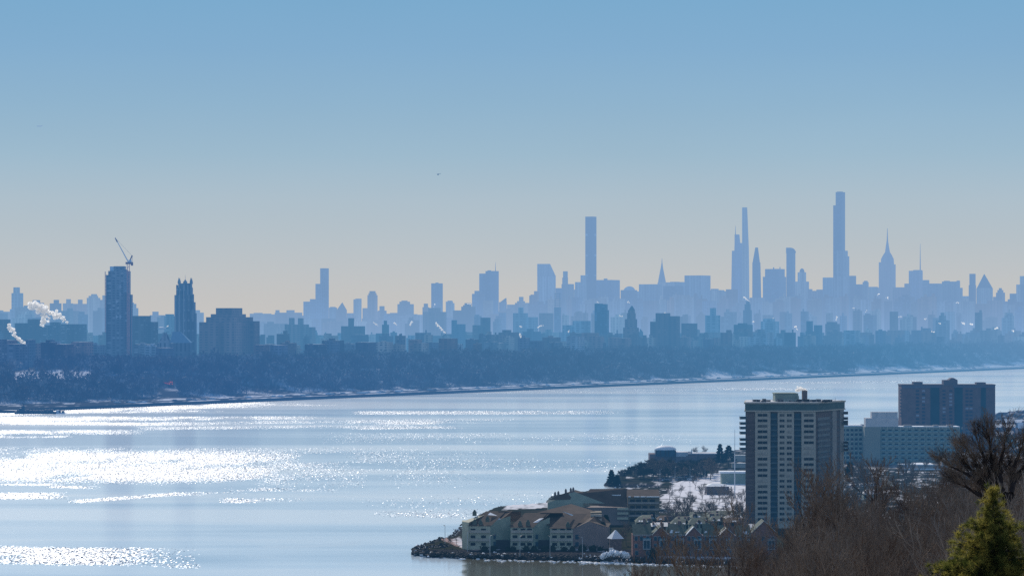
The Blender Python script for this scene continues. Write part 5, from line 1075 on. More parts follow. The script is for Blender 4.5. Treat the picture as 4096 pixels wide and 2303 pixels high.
def brown_slab():
    D = 2172.; base = 2; ox = X(3793, D); e = empty("brick_slab_block", (ox, D, base), "long dark brown apartment slab with three rooftop boxes", "apartment building"); G = lx(ox, D); zz = lambda r: Z(r, D) - base
    mb = MB(); mb.box(G(3606), G(3981), 0, 18, -2, zz(1541)); mb.build("wall", [M_['brickbrown']], e)
    rp = mat("painted_recess_shade", (.035, .07, .075), .7, .3, .15)  # shade of the facade recesses painted as dark blue panels
    for a, b in ((3722, 3757), (3818, 3850), (3924, 3943)): mb = MB(); mb.box(G(a), G(b), -.35, .05, -2, zz(1549)); mb.build("painted_shade_panel", [rp], e)
    if 0: mb.build("painted_shade_panel", [mat("painted_recess_shade", (.035, .07, .075), .7, .3, .15)], e)
    mb = MB(); mb.box(G(3604), G(3982), -.4, 18.3, zz(1541), zz(1536.5)); mb.build("parapet", [M_['brickdark']], e)
    mb = MB(); mb.box(G(3607), G(3764), -.25, .02, zz(1551), zz(1542)); mb.box(G(3812), G(3978), -.25, .02, zz(1549), zz(1542)); mb.build("top_band", [mat("pale_top_band", (.16, .15, .18), .8, .1)], e)
    mb = MB(); mb.box(G(3656), G(3693), 3, 12, zz(1537), zz(1527)); mb.box(G(3909), G(3946), 3, 12, zz(1537), zz(1529)); mb.build("lift_house", [M_['brickdark']], e)
    mb = MB(); mb.box(G(3776), G(3832), 2, 12, zz(1537), zz(1519.5)); a, b, c, d = G(3796), G(3832), G(3808), G(3817)
    mb.prism([(a, 2.02), (b, 2.02), (b, 11.9), (a, 11.9)], zz(1519.5), zz(1511), 0, None, [(c, 2.02), (d, 2.02), (d, 11.9), (c, 11.9)]); mb.build("gabled_roof_house", [M_['brickdark']], e)
    wm = MB(); wm.box(-1.1, 1.1, -.12, .1, 0, 1.3); wd = wm.mesh("window", mat("dim_window", (.05, .06, .085), .3, .4)); wl = wm.mesh("window", mat("pale_blind_window", (.36, .37, .42), .5, .2))
    lit = {(3694, 1566), (3694, 1594), (3694, 1608), (3803, 1580), (3803, 1594), (3776, 1636), (3803, 1622), (3868, 1636), (3881, 1636), (3670, 1664), (3678, 1664), (3803, 1608), (3776, 1650)}
    n = 0
    for i in range(16):
        for px in (3670, 3694, 3776, 3803, 3868, 3884):
            row = 1566 + i * 14
            near = any(abs(px - a) < 9 and abs(row - b) < 7 for a, b in lit)
            child("window", wl if near else wd, e, (G(px), 0, zz(row)), "pale window with drawn blind" if near else None)
    bm = MB(); bm.box(-1.2, .1, 0, 3, 0, 1.1); be = bm.mesh("balcony", M_['brickdark'])
    for i in range(9): child("balcony", be, e, (G(3606), 0, zz(1562 + i * 13)))
brown_slab()
def condo_front():
    D = 1206.; base = LZ; ox = X(2080, D); e = empty("waterfront_condominiums", (ox, D, base), "grey-green condominium row with sawtooth brown roofs at the water's edge", "condominium building"); G = lx(ox, D); zz = lambda r: Z(r, D) - base
    wm = MB(); wm.box(-.95, .95, -.15, .05, 0, 1.1); wme = wm.mesh("window", M_['glass'])
    tall = MB(); tall.box(-.7, .7, -.15, .05, 0, 1.8); tme = tall.mesh("tall_window", M_['glassblue'])
    ch = MB(); ch.rect(0, 0, 1.7, 1.5, 0, 0, 1.6); ch.rect(0, 0, 1.4, 1.2, 0, 1.6, 2.5, w2=.5, d2=.4); cme = ch.mesh("chimney", M_['greenroof'])
    # left end gable, turned away
    mb = MB(); mb.prism([(G(1847), 6), (G(1875), -.5), (G(1875), 12), (G(1847), 14)], -2, zz(2088), 0, None, [(G(1847), 6), (G(1875), -.5), (G(1875), 12), (G(1847), 14)]); mb.face([(G(1847), 6, zz(2088)), (G(1875), -.5, zz(2088)), (G(1962), 13, zz(2054))]); mb.build("end_wall", [M_['greenwall']], e)
    units = [(1872, 1962, 2102, 2052, 2000), (2042, 2132, 2108, 2058, 2160), (2200, 2292, 2112, 2062, 2330)]
    walls = MB(); gab = MB(); roof = MB(); rail = MB(); snow = MB(); rec = MB()
    for i, (a, b, re, rr, gr) in enumerate(units):
        dy = -1.5 * i * 0
        walls = MB(); walls.box(G(a), G(b), 0, 13, -2, zz(re), 0, 1); walls.build("wall", [M_['greenwall'], M_['brownroof']], e)
        if i < 2: roof.face([(G(b + 30), 12, zz(rr) + .05), (G(b + 122), 12, zz(rr) + .05), (G(b + 122), 24, zz(2100)), (G(b + 30), 24, zz(2100))])
        # roof sheet rising away from the water, skewed right like the terraces
        roof.face([(G(a) - .4, -.7, zz(re) + .05), (G(b) + .2, -.7, zz(re) + .05), (G(b + 62), 12.5, zz(rr) + .1), (G(a + 60 if i else a + 70), 12.5, zz(rr) + .1)])
        # gable wall facing the camera, rising to the right
        gx0, gx1 = b, (units[i + 1][0] if i < 2 else b + 2)
        if i < 2:
            gab = MB(); gab.face([(G(gx0), 1.2, -2), (G(gx1), 6.5, -2), (G(gx1), 6.5, zz(re - 36)), (G(gx0 + 25), 2.8, zz(re - 20)), (G(gx0), 1.2, zz(re))]); gab.build("gable_wall", [M_['tealwall']], e)
            roof.face([(G(gx0), 1.1, zz(re) + .1), (G(gx1 - 20), 6.4, zz(re - 34) + .1), (G(gx1 + 10), 13, zz(rr - 4)), (G(b + 40), 13, zz(rr))])
            rec = MB(); rec.box(G(gx0 + 22), G(gx1 - 2), 2.0, 3.0, -2, zz(2160)); rec.build("painted_shade_box", [M_['darkmetal']], e)  # dark solid box stands in for the shade between units
        for r in (zz(2129), zz(2162)): rail.box(G(a + 2), G(b - 1), -1.3, 0, r, r + .3); rail.box(G(a + 2), G(b - 1), -1.3, -1.2, r + .3, r + 1.1)
        for k, r in enumerate((2123, 2150, 2180)):
            for px in ((a + 20, a + 62) if i == 0 else (a + 18, a + 50, a + 76)):
                child("window", wme, e, (G(px), 0, zz(r)))
        for r in (2155, 2184):
            if i < 2: child("tall_window", tme, e, (G(gx0 + 14), 2.1, zz(r)))
    roof.build("roof", [M_['brownroof']], e); rail.build("balcony_rail", [M_['concrete']], e)
    for px, r in ((1898, 2098), (1922, 2100), (1950, 2085), (2080, 2104), (2112, 2100), (2272, 2108), (1897, 2066)): child("chimney", cme, e, (G(px), 1.2 if r > 2070 else 10, zz(r) - .2))
    # right brick gable
    mb = MB(); mb.face([(G(2292), -.2, -2), (G(2432), 5, -2), (G(2432), 5, zz(2112)), (G(2356), 2.2, zz(2086)), (G(2292), -.2, zz(2114))]); mb.face([(G(2432), 5, -2), (G(2445), 16, -2), (G(2445), 16, zz(2112)), (G(2432), 5, zz(2112))]); mb.build("brick_gable", [M_['purplewall']], e)
    mb = MB(); mb.face([(G(2196), 4, zz(2104)), (G(2292), -.3, zz(2113)), (G(2357), 2.1, zz(2085)), (G(2400), 20, zz(2060)), (G(2290), 30, zz(2032))]); mb.face([(G(2357), 2.1, zz(2085)), (G(2434), 5, zz(2111)), (G(2450), 18, zz(2104)), (G(2400), 20, zz(2060))]); mb.face([(G(2196), 4, zz(2104)), (G(2290), 30, zz(2032)), (G(2190), 22, zz(2052)), (G(2130), 12, zz(2062))]); mb.build("rear_roof", [M_['brownroof']], e)
    for r in (2155, 2184): child("tall_window", tme, e, (G(2308), .2, zz(r)))
    mb = MB(); mb.prism([(G(2366), 14), (G(2412), 16), (G(2412), 26), (G(2366), 26)], zz(2112), zz(2058)); mb.build("rear_wing", [M_['olivewall']], e)
    mb = MB()
    for r in (2073, 2090): mb.box(G(2366), G(2411), 12.6, 14, zz(r), zz(r) + .9)
    mb.build("rear_balcony", [M_['concrete']], e)
    # snow lying on the roofs
    def sl(q): snow = MB(); snow.face([(G(a), y, zz(r) + .16) for a, y, r in q]); snow.build("roof_snow", [M_['snow']], e)
    sl([(1960, 3.0, 2096), (1975, 2.4, 2100), (2005, 6, 2080), (1996, 7, 2076)]); sl([(1950, 7, 2064), (1990, 8, 2068), (1960, 10, 2056)]); sl([(2132, 2.6, 2092), (2150, 2.8, 2092), (2176, 6, 2076), (2158, 6, 2078)]); sl([(2248, 10, 2052), (2256, 9, 2052), (2296, 10, 2066), (2290, 9.6, 2069)]); sl([(1938, 1.6, 2096), (1946, 1.6, 2096), (1946, 2.4, 2093), (1939, 2.4, 2093)])
condo_front()
def condo_back():
    D = 1347.; base = LZ; ox = X(2420, D); e = empty("brown_roofed_condominiums", (ox, D, base), "brown-roofed condominium block behind the waterfront row with balconies on its right face", "condominium building"); G = lx(ox, D); zz = lambda r: Z(r, D) - base
    mb = MB(); mb.prism([(G(2192), 3), (G(2330), 0), (G(2360), 16), (G(2192), 18)], -2, zz(2012)); mb.face([(G(2192), 3, zz(2012)), (G(2420), -.1, zz(2012)), (G(2300), 4, zz(1968)), (G(2194), 6, zz(1996))]); mb.build("gable_wall", [M_['tealwall']], e)
    mb = MB(); mb.face([(G(2192), 2.8, zz(1999)), (G(2262), 4, zz(1972)), (G(2304), 10, zz(1963)), (G(2345), 8, zz(1974)), (G(2300), 2.5, zz(1998))]); mb.face([(G(2345), 8, zz(1974)), (G(2364), 12, zz(1960)), (G(2512), 14, zz(1960)), (G(2512), 4, zz(2030)), (G(2400), 2, zz(2024)), (G(2300), 2.5, zz(2000))]); mb.build("roof", [M_['brownroof']], e)
    mb = MB(); mb.prism([(G(2300), 2.6), (G(2512), 4.2), (G(2512), 16), (G(2330), 16)], -2, zz(2030)); mb.build("wall", [M_['purplewall']], e)
    mb = MB(); mb.box(G(2513), G(2640), 6, 20, -2, zz(1990)); mb.build("balcony_wing_wall", [M_['olivewall']], e)
    mb = MB(); mb.face([(G(2508), 5, zz(1990) + .1), (G(2644), 5, zz(1990) + .1), (G(2640), 14, zz(1963)), (G(2512), 14, zz(1963))]); mb.build("wing_roof", [M_['brownroof']], e)
    for a, b in ((2516, 2524), (2538, 2560), (2564, 2584), (2588, 2640)): mb = MB(); mb.box(G(a), G(b), 4.7, 5.3, zz(1990), zz(1986)); mb.build("roof_snow", [M_['snow']], e)
    mb = MB(); mb.box(G(2450), G(2486), 9, 9.6, zz(1986), zz(1982)); mb.build("roof_snow", [M_['snow']], e)
    mb = MB()
    for r in (2017, 2043, 2068): mb.box(G(2514), G(2638), 4.6, 6, zz(r), zz(r) + .9)
    mb.build("balcony_rail", [M_['concrete2']], e)
    mb = MB()
    for r in (2040, 2058, 2078): mb.prism([(G(2470), 2.5), (G(2514), 2.5), (G(2514), 4), (G(2470), 4)], zz(r), zz(r) + 1.0)
    mb.build("corner_balcony", [M_['greenwall']], e)
    wm = MB(); wm.box(-1.1, 1.1, -.2, .1, 0, 1.5); wme = wm.mesh("window", M_['glass'])
    for r in (2012, 2038, 2064, 2088):
        for px in (2532, 2556, 2582, 2612): child("window", wme, e, (G(px), 6, zz(r)))
    ch = MB(); ch.rect(0, 0, 1.0, 1.0, 0, 0, 1.9); ch.rect(0, 0, .8, .8, 0, 1.9, 2.5, w2=.4, d2=.4); cme = ch.mesh("chimney", M_['brickdark'])
    for px, r in ((2221, 1986), (2234, 1983), (2264, 1974), (2284, 1970), (2294, 1968)): child("chimney", cme, e, (G(px), 5, zz(r) - .4))
condo_back()
def townhouses():
    D = 1172.; base = LZ
    wm = MB(); wm.box(-.6, .6, -.12, .05, 0, 1.6, 0); 
    for s in (-.66, .6): wm.box(s, s + .07, -.16, .05, -.05, 1.65, 1)
    wm.box(-.66, .67, -.16, .05, 1.6, 1.72, 1); wme = wm.mesh("window", [M_['glassblue'], M_['frame']])
    bay = MB(); bay.box(-1.5, 1.5, -1.0, .05, 0, 4.2, 1); bay.box(-1.2, -.1, -1.08, -1.0, .4, 3.6, 0); bay.box(.1, 1.2, -1.08, -1.0, .4, 3.6, 0); bay.box(-1.6, 1.6, -1.1, .05, 4.2, 4.45, 2); bme = bay.mesh("bay_window", [M_['glassblue'], M_['frame'], mat("blue_copper_cap", (.2, .42, .5), .5, .1)])
    lst = [(2530, 2607, 0, "leftmost brick townhouse, flat eave and end wall showing"), (2607, 2675, 1, "brick townhouse with the first pointed gable from the left"), (2675, 2740, 0, "brick townhouse with snow patches on a green roof between two gables"), (2740, 2812, 1, "brick townhouse with the second pointed gable from the left"),
           (2812, 2872, 0, "brick townhouse with a snow spot at its roof's left corner"), (2872, 2942, 1, "brick townhouse with the third pointed gable from the left"), (2942, 3004, 0, "brick townhouse with a ragged snow patch on its eave"), (3004, 3106, 2, "largest brick gable at the right end of the townhouse row")]
    for i, (a, b, k, lab) in enumerate(lst):
        px = (a + b) / 2; ox = X(px, D); e = empty("brick_townhouse", (ox, D, base), lab, "townhouse", "brick townhouses along the near shore"); G = lx(ox, D); zz = lambda r: Z(r, D) - base
        eave = zz(2138 if i < 3 else 2142); w0, w1 = G(a) + .03, G(b) - .03; m = (w0 + w1) / 2
        ridge = zz([2098, 2106, 2098, 2106, 2098, 2112, 2102, 2082][i]); dp = 11
        mb = MB()
        if k == 0:
            mb.box(w0, w1, 0, dp, -2, eave); mb.build("wall", [M_['brickred']], e)
            mb = MB(); mb.face([(w0, -.4, eave + .02), (w1, -.4, eave + .02), (w1, dp * .6, ridge), (w0, dp * .6, ridge)]); mb.face([(w0, dp + .4, eave), (w1, dp + .4, eave), (w1, dp * .6, ridge), (w0, dp * .6, ridge)]); mb.build("roof", [M_['greenroof']], e)
            mb = MB(); mb.box(w0 + .3, w1 - .3, -.5, -.4, eave - .15, eave + .12); mb.build("gutter", [M_['frame']], e)
        else:
            f = -.6 if k == 1 else -1.5; pe = eave if k == 1 else zz(2128)
            mb.gable(w0, w1, f, dp, -2, pe, ridge); mb.build("wall", [M_['brickred']], e)
            mb = MB(); ov = .35
            mb.face([(w0 - .1, f - ov, pe), (m, f - ov, ridge + .15), (m, dp, ridge + .15), (w0 - .1, dp, pe)]); mb.face([(w1 + .1, f - ov, pe), (m, f - ov, ridge + .15), (m, dp, ridge + .15), (w1 + .1, dp, pe)])
            mb.build("roof", [M_['greenroof']], e)
            mb = MB(); mb.tube((w0, f - ov - .05, pe), (m, f - ov - .05, ridge + .12), .16, .16, 4); mb.tube((w1, f - ov - .05, pe), (m, f - ov - .05, ridge + .12), .16, .16, 4); mb.build("verge_board", [M_['frame']], e)
            mb = MB(); mb.face([(w0 + .2, .2, pe + .55), (m - .6, .2, ridge - .1), (m - .6, 1.6, ridge - .1), (w0 + .2, 1.6, pe + .55)]); mb.face([(w0 - .05, f - ov - .1, pe + .1), (m - .3, f - ov - .1, ridge), (m - .3, 1.0, ridge + .22), (w0 - .05, 1.0, pe + .25)])
            if i in (3, 5): mb.build("roof_snow", [M_['snow']], e)
        y = 0 if k == 0 else (-.6 if k == 1 else -1.5)
        child("bay_window", bme, e, (w1 - 2.2 if i % 2 else w1 - 2.0, y, zz(2196))); child("window", wme, e, (w0 + 1.4, y, zz(2190))); child("window", wme, e, (w0 + 1.4, y, zz(2160))); child("window", wme, e, (w1 - 1.6, y, zz(2160))); child("window", wme, e, (m - .3, y, zz(2160)))
        child("window", wme, e, (w0 + 1.6, y, zz(2218))); child("window", wme, e, (w1 - 1.6, y, zz(2218)))
        if k == 0 and i:
            mb = MB(); mb.face([(w0 + (.2 if i != 6 else 3), .3, eave + .35), (w0 + (1.4 if i != 6 else 5.5), .3, eave + .35), (w0 + 1.8 + (i == 6) * 3, 2.2, eave + 1.7), (w0 + 1.0 + (i == 6) * 2, 2.4, eave + 1.9)])
            if i == 2: mb.face([(w0 + 2.2, .4, eave + .4), (w0 + 4.0, .4, eave + .4), (w0 + 4.3, 1.6, eave + 1.2), (w0 + 2.6, 1.6, eave + 1.2)])
            mb.build("roof_snow", [M_['snow']], e)
        mb = MB(); mb.rect(m + 1.2, dp * .55, 1.0, .8, 0, ridge - 1.2, ridge + 1.2); mb.build("chimney", [M_['brickdark']], e)
    # second row of roofs
    rear = [(2545, 2610, 2088, 2070, 1235, "grey-green roofed house behind the leftmost townhouse", 'greenroof'), (2600, 2690, 2104, 2092, 1215, "low flat house with a long strip of roof snow behind the first gable", 'snowroof'), (2685, 2760, 2098, 2078, 1245, "dark-windowed house with a stair tower behind the townhouse row", 'greenroof'), (2755, 2840, 2096, 2074, 1240, "hip-roofed grey-green house behind the second gable", 'greenroof'),
            (2840, 2905, 2084, 2066, 1265, "narrow grey-green house with tall dormers behind the third gable", 'greenroof'), (2900, 2985, 2088, 2072, 1255, "brick house with snow on its porch behind the row's right end", 'brownroof'), (2690, 2800, 2062, 2050, 1330, "long low green-walled building bordering the snowy park", 'greenroof'), (2830, 2965, 2058, 2044, 1345, "long green-roofed building left of the apartment tower's base", 'greenroof'), (2980, 3060, 2112, 2098, 1250, "low pale entrance building at the apartment tower's foot", 'snowroof')]
    rear += [(2560, 2625, 2074, 2062, 1290, "grey-green house left of the long strip-roofed one, further back", 'greenroof'), (2630, 2700, 2080, 2064, 1285, "dark house behind the long strip of roof snow", 'brownroof'), (2700, 2765, 2082, 2068, 1275, "olive-roofed house in the middle of the rear rows", 'greenroof'),
             (2765, 2835, 2070, 2056, 1310, "low grey-green house just below the snowfield", 'greenroof'), (2905, 2975, 2074, 2060, 1305, "snow-patched house left of the apartment tower's foot", 'snowroof'), (2835, 2900, 2068, 2054, 1320, "dark-fronted house below the snowfield's right part", 'greenroof'),
             (3385, 3450, 1998, 1985, 1480, "low house right of the apartment tower, beyond the bare trees", 'snowroof'), (3455, 3530, 1975, 1960, 1540, "low snow-patched house before the midrise's end wall", 'snowroof'), (3540, 3600, 1945, 1930, 1640, "low house before the midrise's windows", 'greenroof'), (3800, 3900, 1850, 1835, 1950, "low dark building below the brown slab", 'snowroof')]
    for a, b, re, rr, D2, lab, rm in rear:
        px = (a + b) / 2; ox = X(px, D2); e = empty("rear_house", (ox, D2, base), lab, "house"); G = lx(ox, D2); zz = lambda r: Z(r, D2) - base
        mb = MB(); mb.box(G(a), G(b), 0, 12, -2, zz(re)); mb.build("wall", [M_['greenmid'] if rm != 'brownroof' else M_['brickred']], e)
        mb = MB(); q = (b - a) * .2; mb.prism([(G(a) - .3, -.4), (G(b) + .3, -.4), (G(b) + .3, 12.4), (G(a) - .3, 12.4)], zz(re), zz(rr), 0, None, [(G(a + q), 5.6), (G(b - q), 5.6), (G(b - q), 6.4), (G(a + q), 6.4)]); mb.build("roof", [M_[rm]], e)
        mb = MB(); r_ = random.Random(a)
        for _ in range(3): u = r_.uniform(a + 8, b - 8); mb.box(G(u - 4), G(u + 4), 1, 3.5, zz(re) + .2, zz(re) + 1.7)
        mb.build("dormer", [M_['brickdark']], e)
        mb = MB(); 
        for _ in range(3): u = r_.uniform(a + 6, b - 14); w = r_.uniform(4, 12); mb.face([(G(u), .2, zz(re) + .3), (G(u + w), .2, zz(re) + .3), (G(u + w), 1.6, zz(re) + .8), (G(u + 2), 1.6, zz(re) + .8)])
        mb.build("roof_snow", [M_['snow']], e)
        wv = MB(); wv.box(-.7, .7, -.12, .05, 0, 1.3); wve = wv.mesh("window", M_['glass'])
        for k in range(4): child("window", wve, e, (G(a + (b - a) * (k + .5) / 4), 0, zz(re + 14)))
townhouses()
def park():
    # gazebo, rock, pavilion, flagpole, restaurant, walls
    D = 1195.; e = empty("gazebo", (X(2462, D), D, LZ), "small house with a steep snow-covered pyramid roof between condominiums and townhouses", "house"); zz = lambda r: Z(r, D) - LZ
    mb = MB(); mb.rect(0, 0, 4.8, 4.8, 0, -1, zz(2152)); mb.build("wall", [M_['brickdark']], e); mb = MB(); mb.rect(0, 0, 5.4, 5.4, .35, zz(2152), zz(2118), w2=.3, d2=.3); mb.build("roof", [M_['snow']], e)
    mb = MB(); mb.tube((0, 0, zz(2119)), (0, 0, zz(2113)), .1, .05, 4); mb.build("finial", [M_['darkmetal']], e)
    D = 1165.; mb = MB(); r = random.Random(8)
    for k in range(16): t = k / 15; mb.sphere(((t - .5) * 9.5 + r.gauss(0, .3), r.gauss(0, .6), .4 + 1.1 * math.sin(t * 3.1) + r.random() * .6), r.uniform(.8, 1.5), 7, 5, m=0, sz=.9, jit=.5, rnd=r)
    for k in range(9): mb.tube(((k / 8 - .5) * 8, -1.5, 0), ((k / 8 - .5) * 8 + .8, -1.5, 2.0), .18, .1, 4, 1)
    o = mb.build("snowy_rock_mound", [M_['snow'], M_['rock']], None, (X(2458, D), D, LZ)); tag(o, "snow-capped rock mound at the water's edge below the pyramid-roofed house", "rock")
    mb = MB(); mb.box(-.9, .9, 0, .6, 0, 2.7); o = mb.build("white_sign_board", [M_['white']], None, (X(2445, 1180), 1180, LZ)); tag(o, "upright white board behind the snow-capped rock mound", "board")
    D = 1590.; e = empty("park_pavilion", (X(2872, D), D, LZ), "dark open park pavilion with snow on its low roof, in the snowfield", "pavilion"); ox = X(2872, D); G = lx(ox, D); zz = lambda r: Z(r, D) - LZ
    mb = MB(); mb.box(G(2828), G(2916), 0, 9, 0, zz(1944)); mb.build("wall", [M_['brickdark']], e); mb = MB(); mb.prism([(G(2817), -1.4), (G(2928), -1.4), (G(2928), 10), (G(2817), 10)], zz(1944), zz(1934), 0, None, [(G(2850), 3), (G(2880), 3), (G(2880), 5), (G(2850), 5)]); mb.build("roof", [M_['snow']], e)
    mb = MB()
    for px in (2818, 2826, 2922): mb.box(G(px), G(px) + .6, -1.2, -.6, 0, zz(1944))
    mb.build("post", [M_['brickdark']], e)
    D = 1557.; e = empty("flagpole", (X(2939, D), D, LZ), "tall thin white flagpole left of the apartment tower", "flagpole"); z1 = Z(1716, D) - LZ; mb = MB(); mb.tube((0, 0, 0), (0, 0, z1 * .65), .3, .22, 8); mb.build("pole", [M_['white']], e); mb = MB(); mb.tube((0, 0, z1 * .65), (0, 0, z1), .16, .08, 6); mb.build("topmast", [M_['metal']], e); mb = MB(); mb.tube((-1.8, 0, z1 * .66), (1.8, 0, z1 * .66), .08, .08, 5); mb.build("yardarm", [M_['white']], e)
    D = 1960.; e = empty("pier_restaurant", (X(2700, D), D, LZ), "restaurant on the point with a white domed roof and glass lantern", "restaurant"); ox = X(2700, D); G = lx(ox, D); zz = lambda r: Z(r, D) - LZ
    mb = MB(); mb.box(G(2600), G(2870), 4, 24, -1, zz(1816)); mb.build("wall", [M_['brickdark']], e); mb = MB(); mb.box(G(2705), G(2790), 2, 22, -1, zz(1822)); mb.build("side_wall", [M_['brickdark']], e)
    mb = MB(); mb.box(G(2622), G(2702), 0, 14, zz(1824), zz(1800)); mb.build("glass_lantern", [M_['glassblue']], e)
    mb = MB()
    for px in (2622, 2640, 2660, 2672, 2700): mb.box(G(px), G(px) + .7, -.25, 0, zz(1822), zz(1800))
    mb.build("lantern_frame", [M_['darkmetal']], e)
    mb = MB(); mb.sphere((G(2664), 7, zz(1800)), 1, 20, 10, sz=1, z_min=-.02); mb.v = [(G(2664) + (x - G(2664)) * 7.4, 7 + (y - 7) * 7, zz(1800) + (z - zz(1800)) * 3.0) for x, y, z in mb.v]; mb.build("domed_roof", [M_['snow']], e, smooth=True)
    mb = MB(); mb.box(G(2700), G(2752), 2, 20, zz(1822), zz(1808)); mb.box(G(2705), G(2745), 1.4, 2, zz(1826), zz(1822)); mb.box(G(2760), G(2880), 3.6, 24, zz(1816), zz(1813)); mb.build("flat_roof", [M_['snowroof']], e)
    mb = MB(); mb.prism([(G(2742), 4), (G(2772), 4), (G(2772), 12), (G(2742), 12)], zz(1816), zz(1806), 0, None, [(G(2754), 7), (G(2764), 7), (G(2764), 9), (G(2754), 9)]); mb.tube((G(2768), 4, zz(1814)), (G(2768), 4, zz(1794)), .5, .12, 5); mb.build("skylight", [M_['metal']], e)
    D = 1690.; mb = MB(); mb.box(-7, 12, 0, 10, -1, 6.2, 0); mb.box(-8, 13, -1, 11, 6.2, 7.2, 1); o = mb.build("park_building", [M_['greenmid'], M_['snow']], None, (X(2935, D), D, LZ)); tag(o, "flat snow-roofed building beside the flagpole and the apartment tower", "building")
    for i, (px, row, w, h, lab) in enumerate(((2960, 1862, 10, 3, "low snow-roofed shed behind the flagpole"), (2975, 1835, 12, 4, "pale flat shed between flagpole and apartment tower, upper one"))):
        D = DIST(row + 8, LZ); mb = MB(); mb.box(-w/2, w/2, 0, 5, -1, h, 0, 1); o = mb.build("snowy_shed", [M_['concrete'], M_['snow']], None, (X(px, D), D, LZ)); tag(o, lab, "shed")
    D = 1850.; e = empty("parking_deck", (X(3700, D), D, 2), "low snow-edged parking deck in front of the grey-green midrise", "parking deck"); ox = X(3700, D); G = lx(ox, D); zz = lambda r: Z(r, D) - 2
    mb = MB(); mb.box(G(3600), G(3795), 0, 26, -2, zz(1878)); mb.box(G(3676), G(3795), 2, 24, zz(1878), zz(1860)); mb.build("wall", [M_['concrete2']], e)
    mb = MB(); mb.box(G(3596), G(3790), -.5, .6, zz(1878), zz(1873)); mb.box(G(3668), G(3742), 1.5, 25, zz(1860), zz(1857)); mb.box(G(3597), G(3665), 2, 8, zz(1860), zz(1856)); mb.build("roof_snow", [M_['snow']], e)
    mb = MB(); mb.box(G(3770), G(3792), 3, 9, zz(1860), zz(1838)); mb.box(G(3769), G(3793), 2.5, 9.5, zz(1838), zz(1835)); mb.build("stair_house", [M_['whitewall']], e)
    # houses at the far right
    for i, (a, b, re, rr, D, lab) in enumerate(((3974, 4068, 1708, 1697, 2420, "snow-roofed long house with a small dark dormer beside the brown slab"), (4072, 4150, 1712, 1690, 2400, "dark-gabled house at the right edge with a snowy back roof"), (4018, 4066, 1690, 1676, 2600, "rear white-roofed house with little gables, right edge row, left one"), (4060, 4140, 1690, 1678, 2620, "rear white-roofed house with little gables, cut by the right edge"), (4026, 4062, 1738, 1724, 2250, "pale-fronted gabled house under the snowy long house"), (3985, 4024, 1744, 1728, 2230, "low bluish building left of the pale-fronted gabled house"))):
        ox = X((a + b) / 2, D); e = empty("snow_roofed_house", (ox, D, 2), lab, "house"); G = lx(ox, D); zz = lambda r: Z(r, D) - 2
        mb = MB(); mb.box(G(a), G(b), 0, 14, -2, zz(re)); mb.build("wall", [M_['brickdark'] if i < 4 else M_['greenmid']], e)
        mb = MB(); mb.face([(G(a), -.5, zz(re)), (G(b), -.5, zz(re)), (G(b - 3), 7, zz(rr)), (G(a + 3), 7, zz(rr))]); mb.face([(G(a), 14.5, zz(re)), (G(b), 14.5, zz(re)), (G(b - 3), 7, zz(rr)), (G(a + 3), 7, zz(rr))]); mb.build("roof", [M_['snow'] if i < 4 else M_['metal']], e)
        mb = MB()
        for k in range(2): u = a + (b - a) * (.4 + .4 * k); mb.prism([(G(u - 6), -.6), (G(u + 6), -.6), (G(u + 6), 4), (G(u - 6), 4)], zz(re), zz(re) + 1.6, 0, None, [(G(u - 1), -.6), (G(u + 1), -.6), (G(u + 1), 4), (G(u - 1), 4)])
        mb.build("dormer", [M_['brickdark']], e)
    # parked cars
    body = MB(); body.prism([(-2.2, -.9), (2.2, -.9), (2.2, .9), (-2.2, .9)], .35, .85, 0, None, [(-2.1, -.85), (2.1, -.85), (2.1, .85), (-2.1, .85)]); body.prism([(-2.1, -.85), (2.1, -.85), (2.1, .85), (-2.1, .85)], .85, 1.0, 0, None, [(-1.9, -.75), (2.0, -.75), (2.0, .75), (-1.9, .75)])
    cab = MB(); cab.prism([(-1.3, -.75), (1.6, -.75), (1.6, .75), (-1.3, .75)], 1.0, 1.48, 0, 1, [(-.7, -.65), (1.2, -.65), (1.2, .65), (-.7, .65)])
    wh = MB()
    for t in range(10): a = 6.283 * t / 10; b = 6.283 * (t + 1) / 10; wh.face([(.33 * math.cos(a), -.1, .33 * math.sin(a)), (.33 * math.cos(b), -.1, .33 * math.sin(b)), (.33 * math.cos(b), .1, .33 * math.sin(b)), (.33 * math.cos(a), .1, .33 * math.sin(a))])
    wh.face([(.33 * math.cos(6.283 * t / 10), -.1, .33 * math.sin(6.283 * t / 10)) for t in range(10)]); wh.face([(.33 * math.cos(6.283 * t / 10), .1, .33 * math.sin(6.283 * t / 10)) for t in range(10)])
    whm = wh.mesh("wheel", M_['darkmetal']); names = ['silver', 'black', 'grey', 'red', 'blue', 'champagne']
    bms = [body.mesh("car_body", M_['car%d' % i]) for i in range(6)]; cms = [cab.mesh("cabin", [M_['glass'], M_['car%d' % i]]) for i in range(6)]
    r = random.Random(31); n = 0
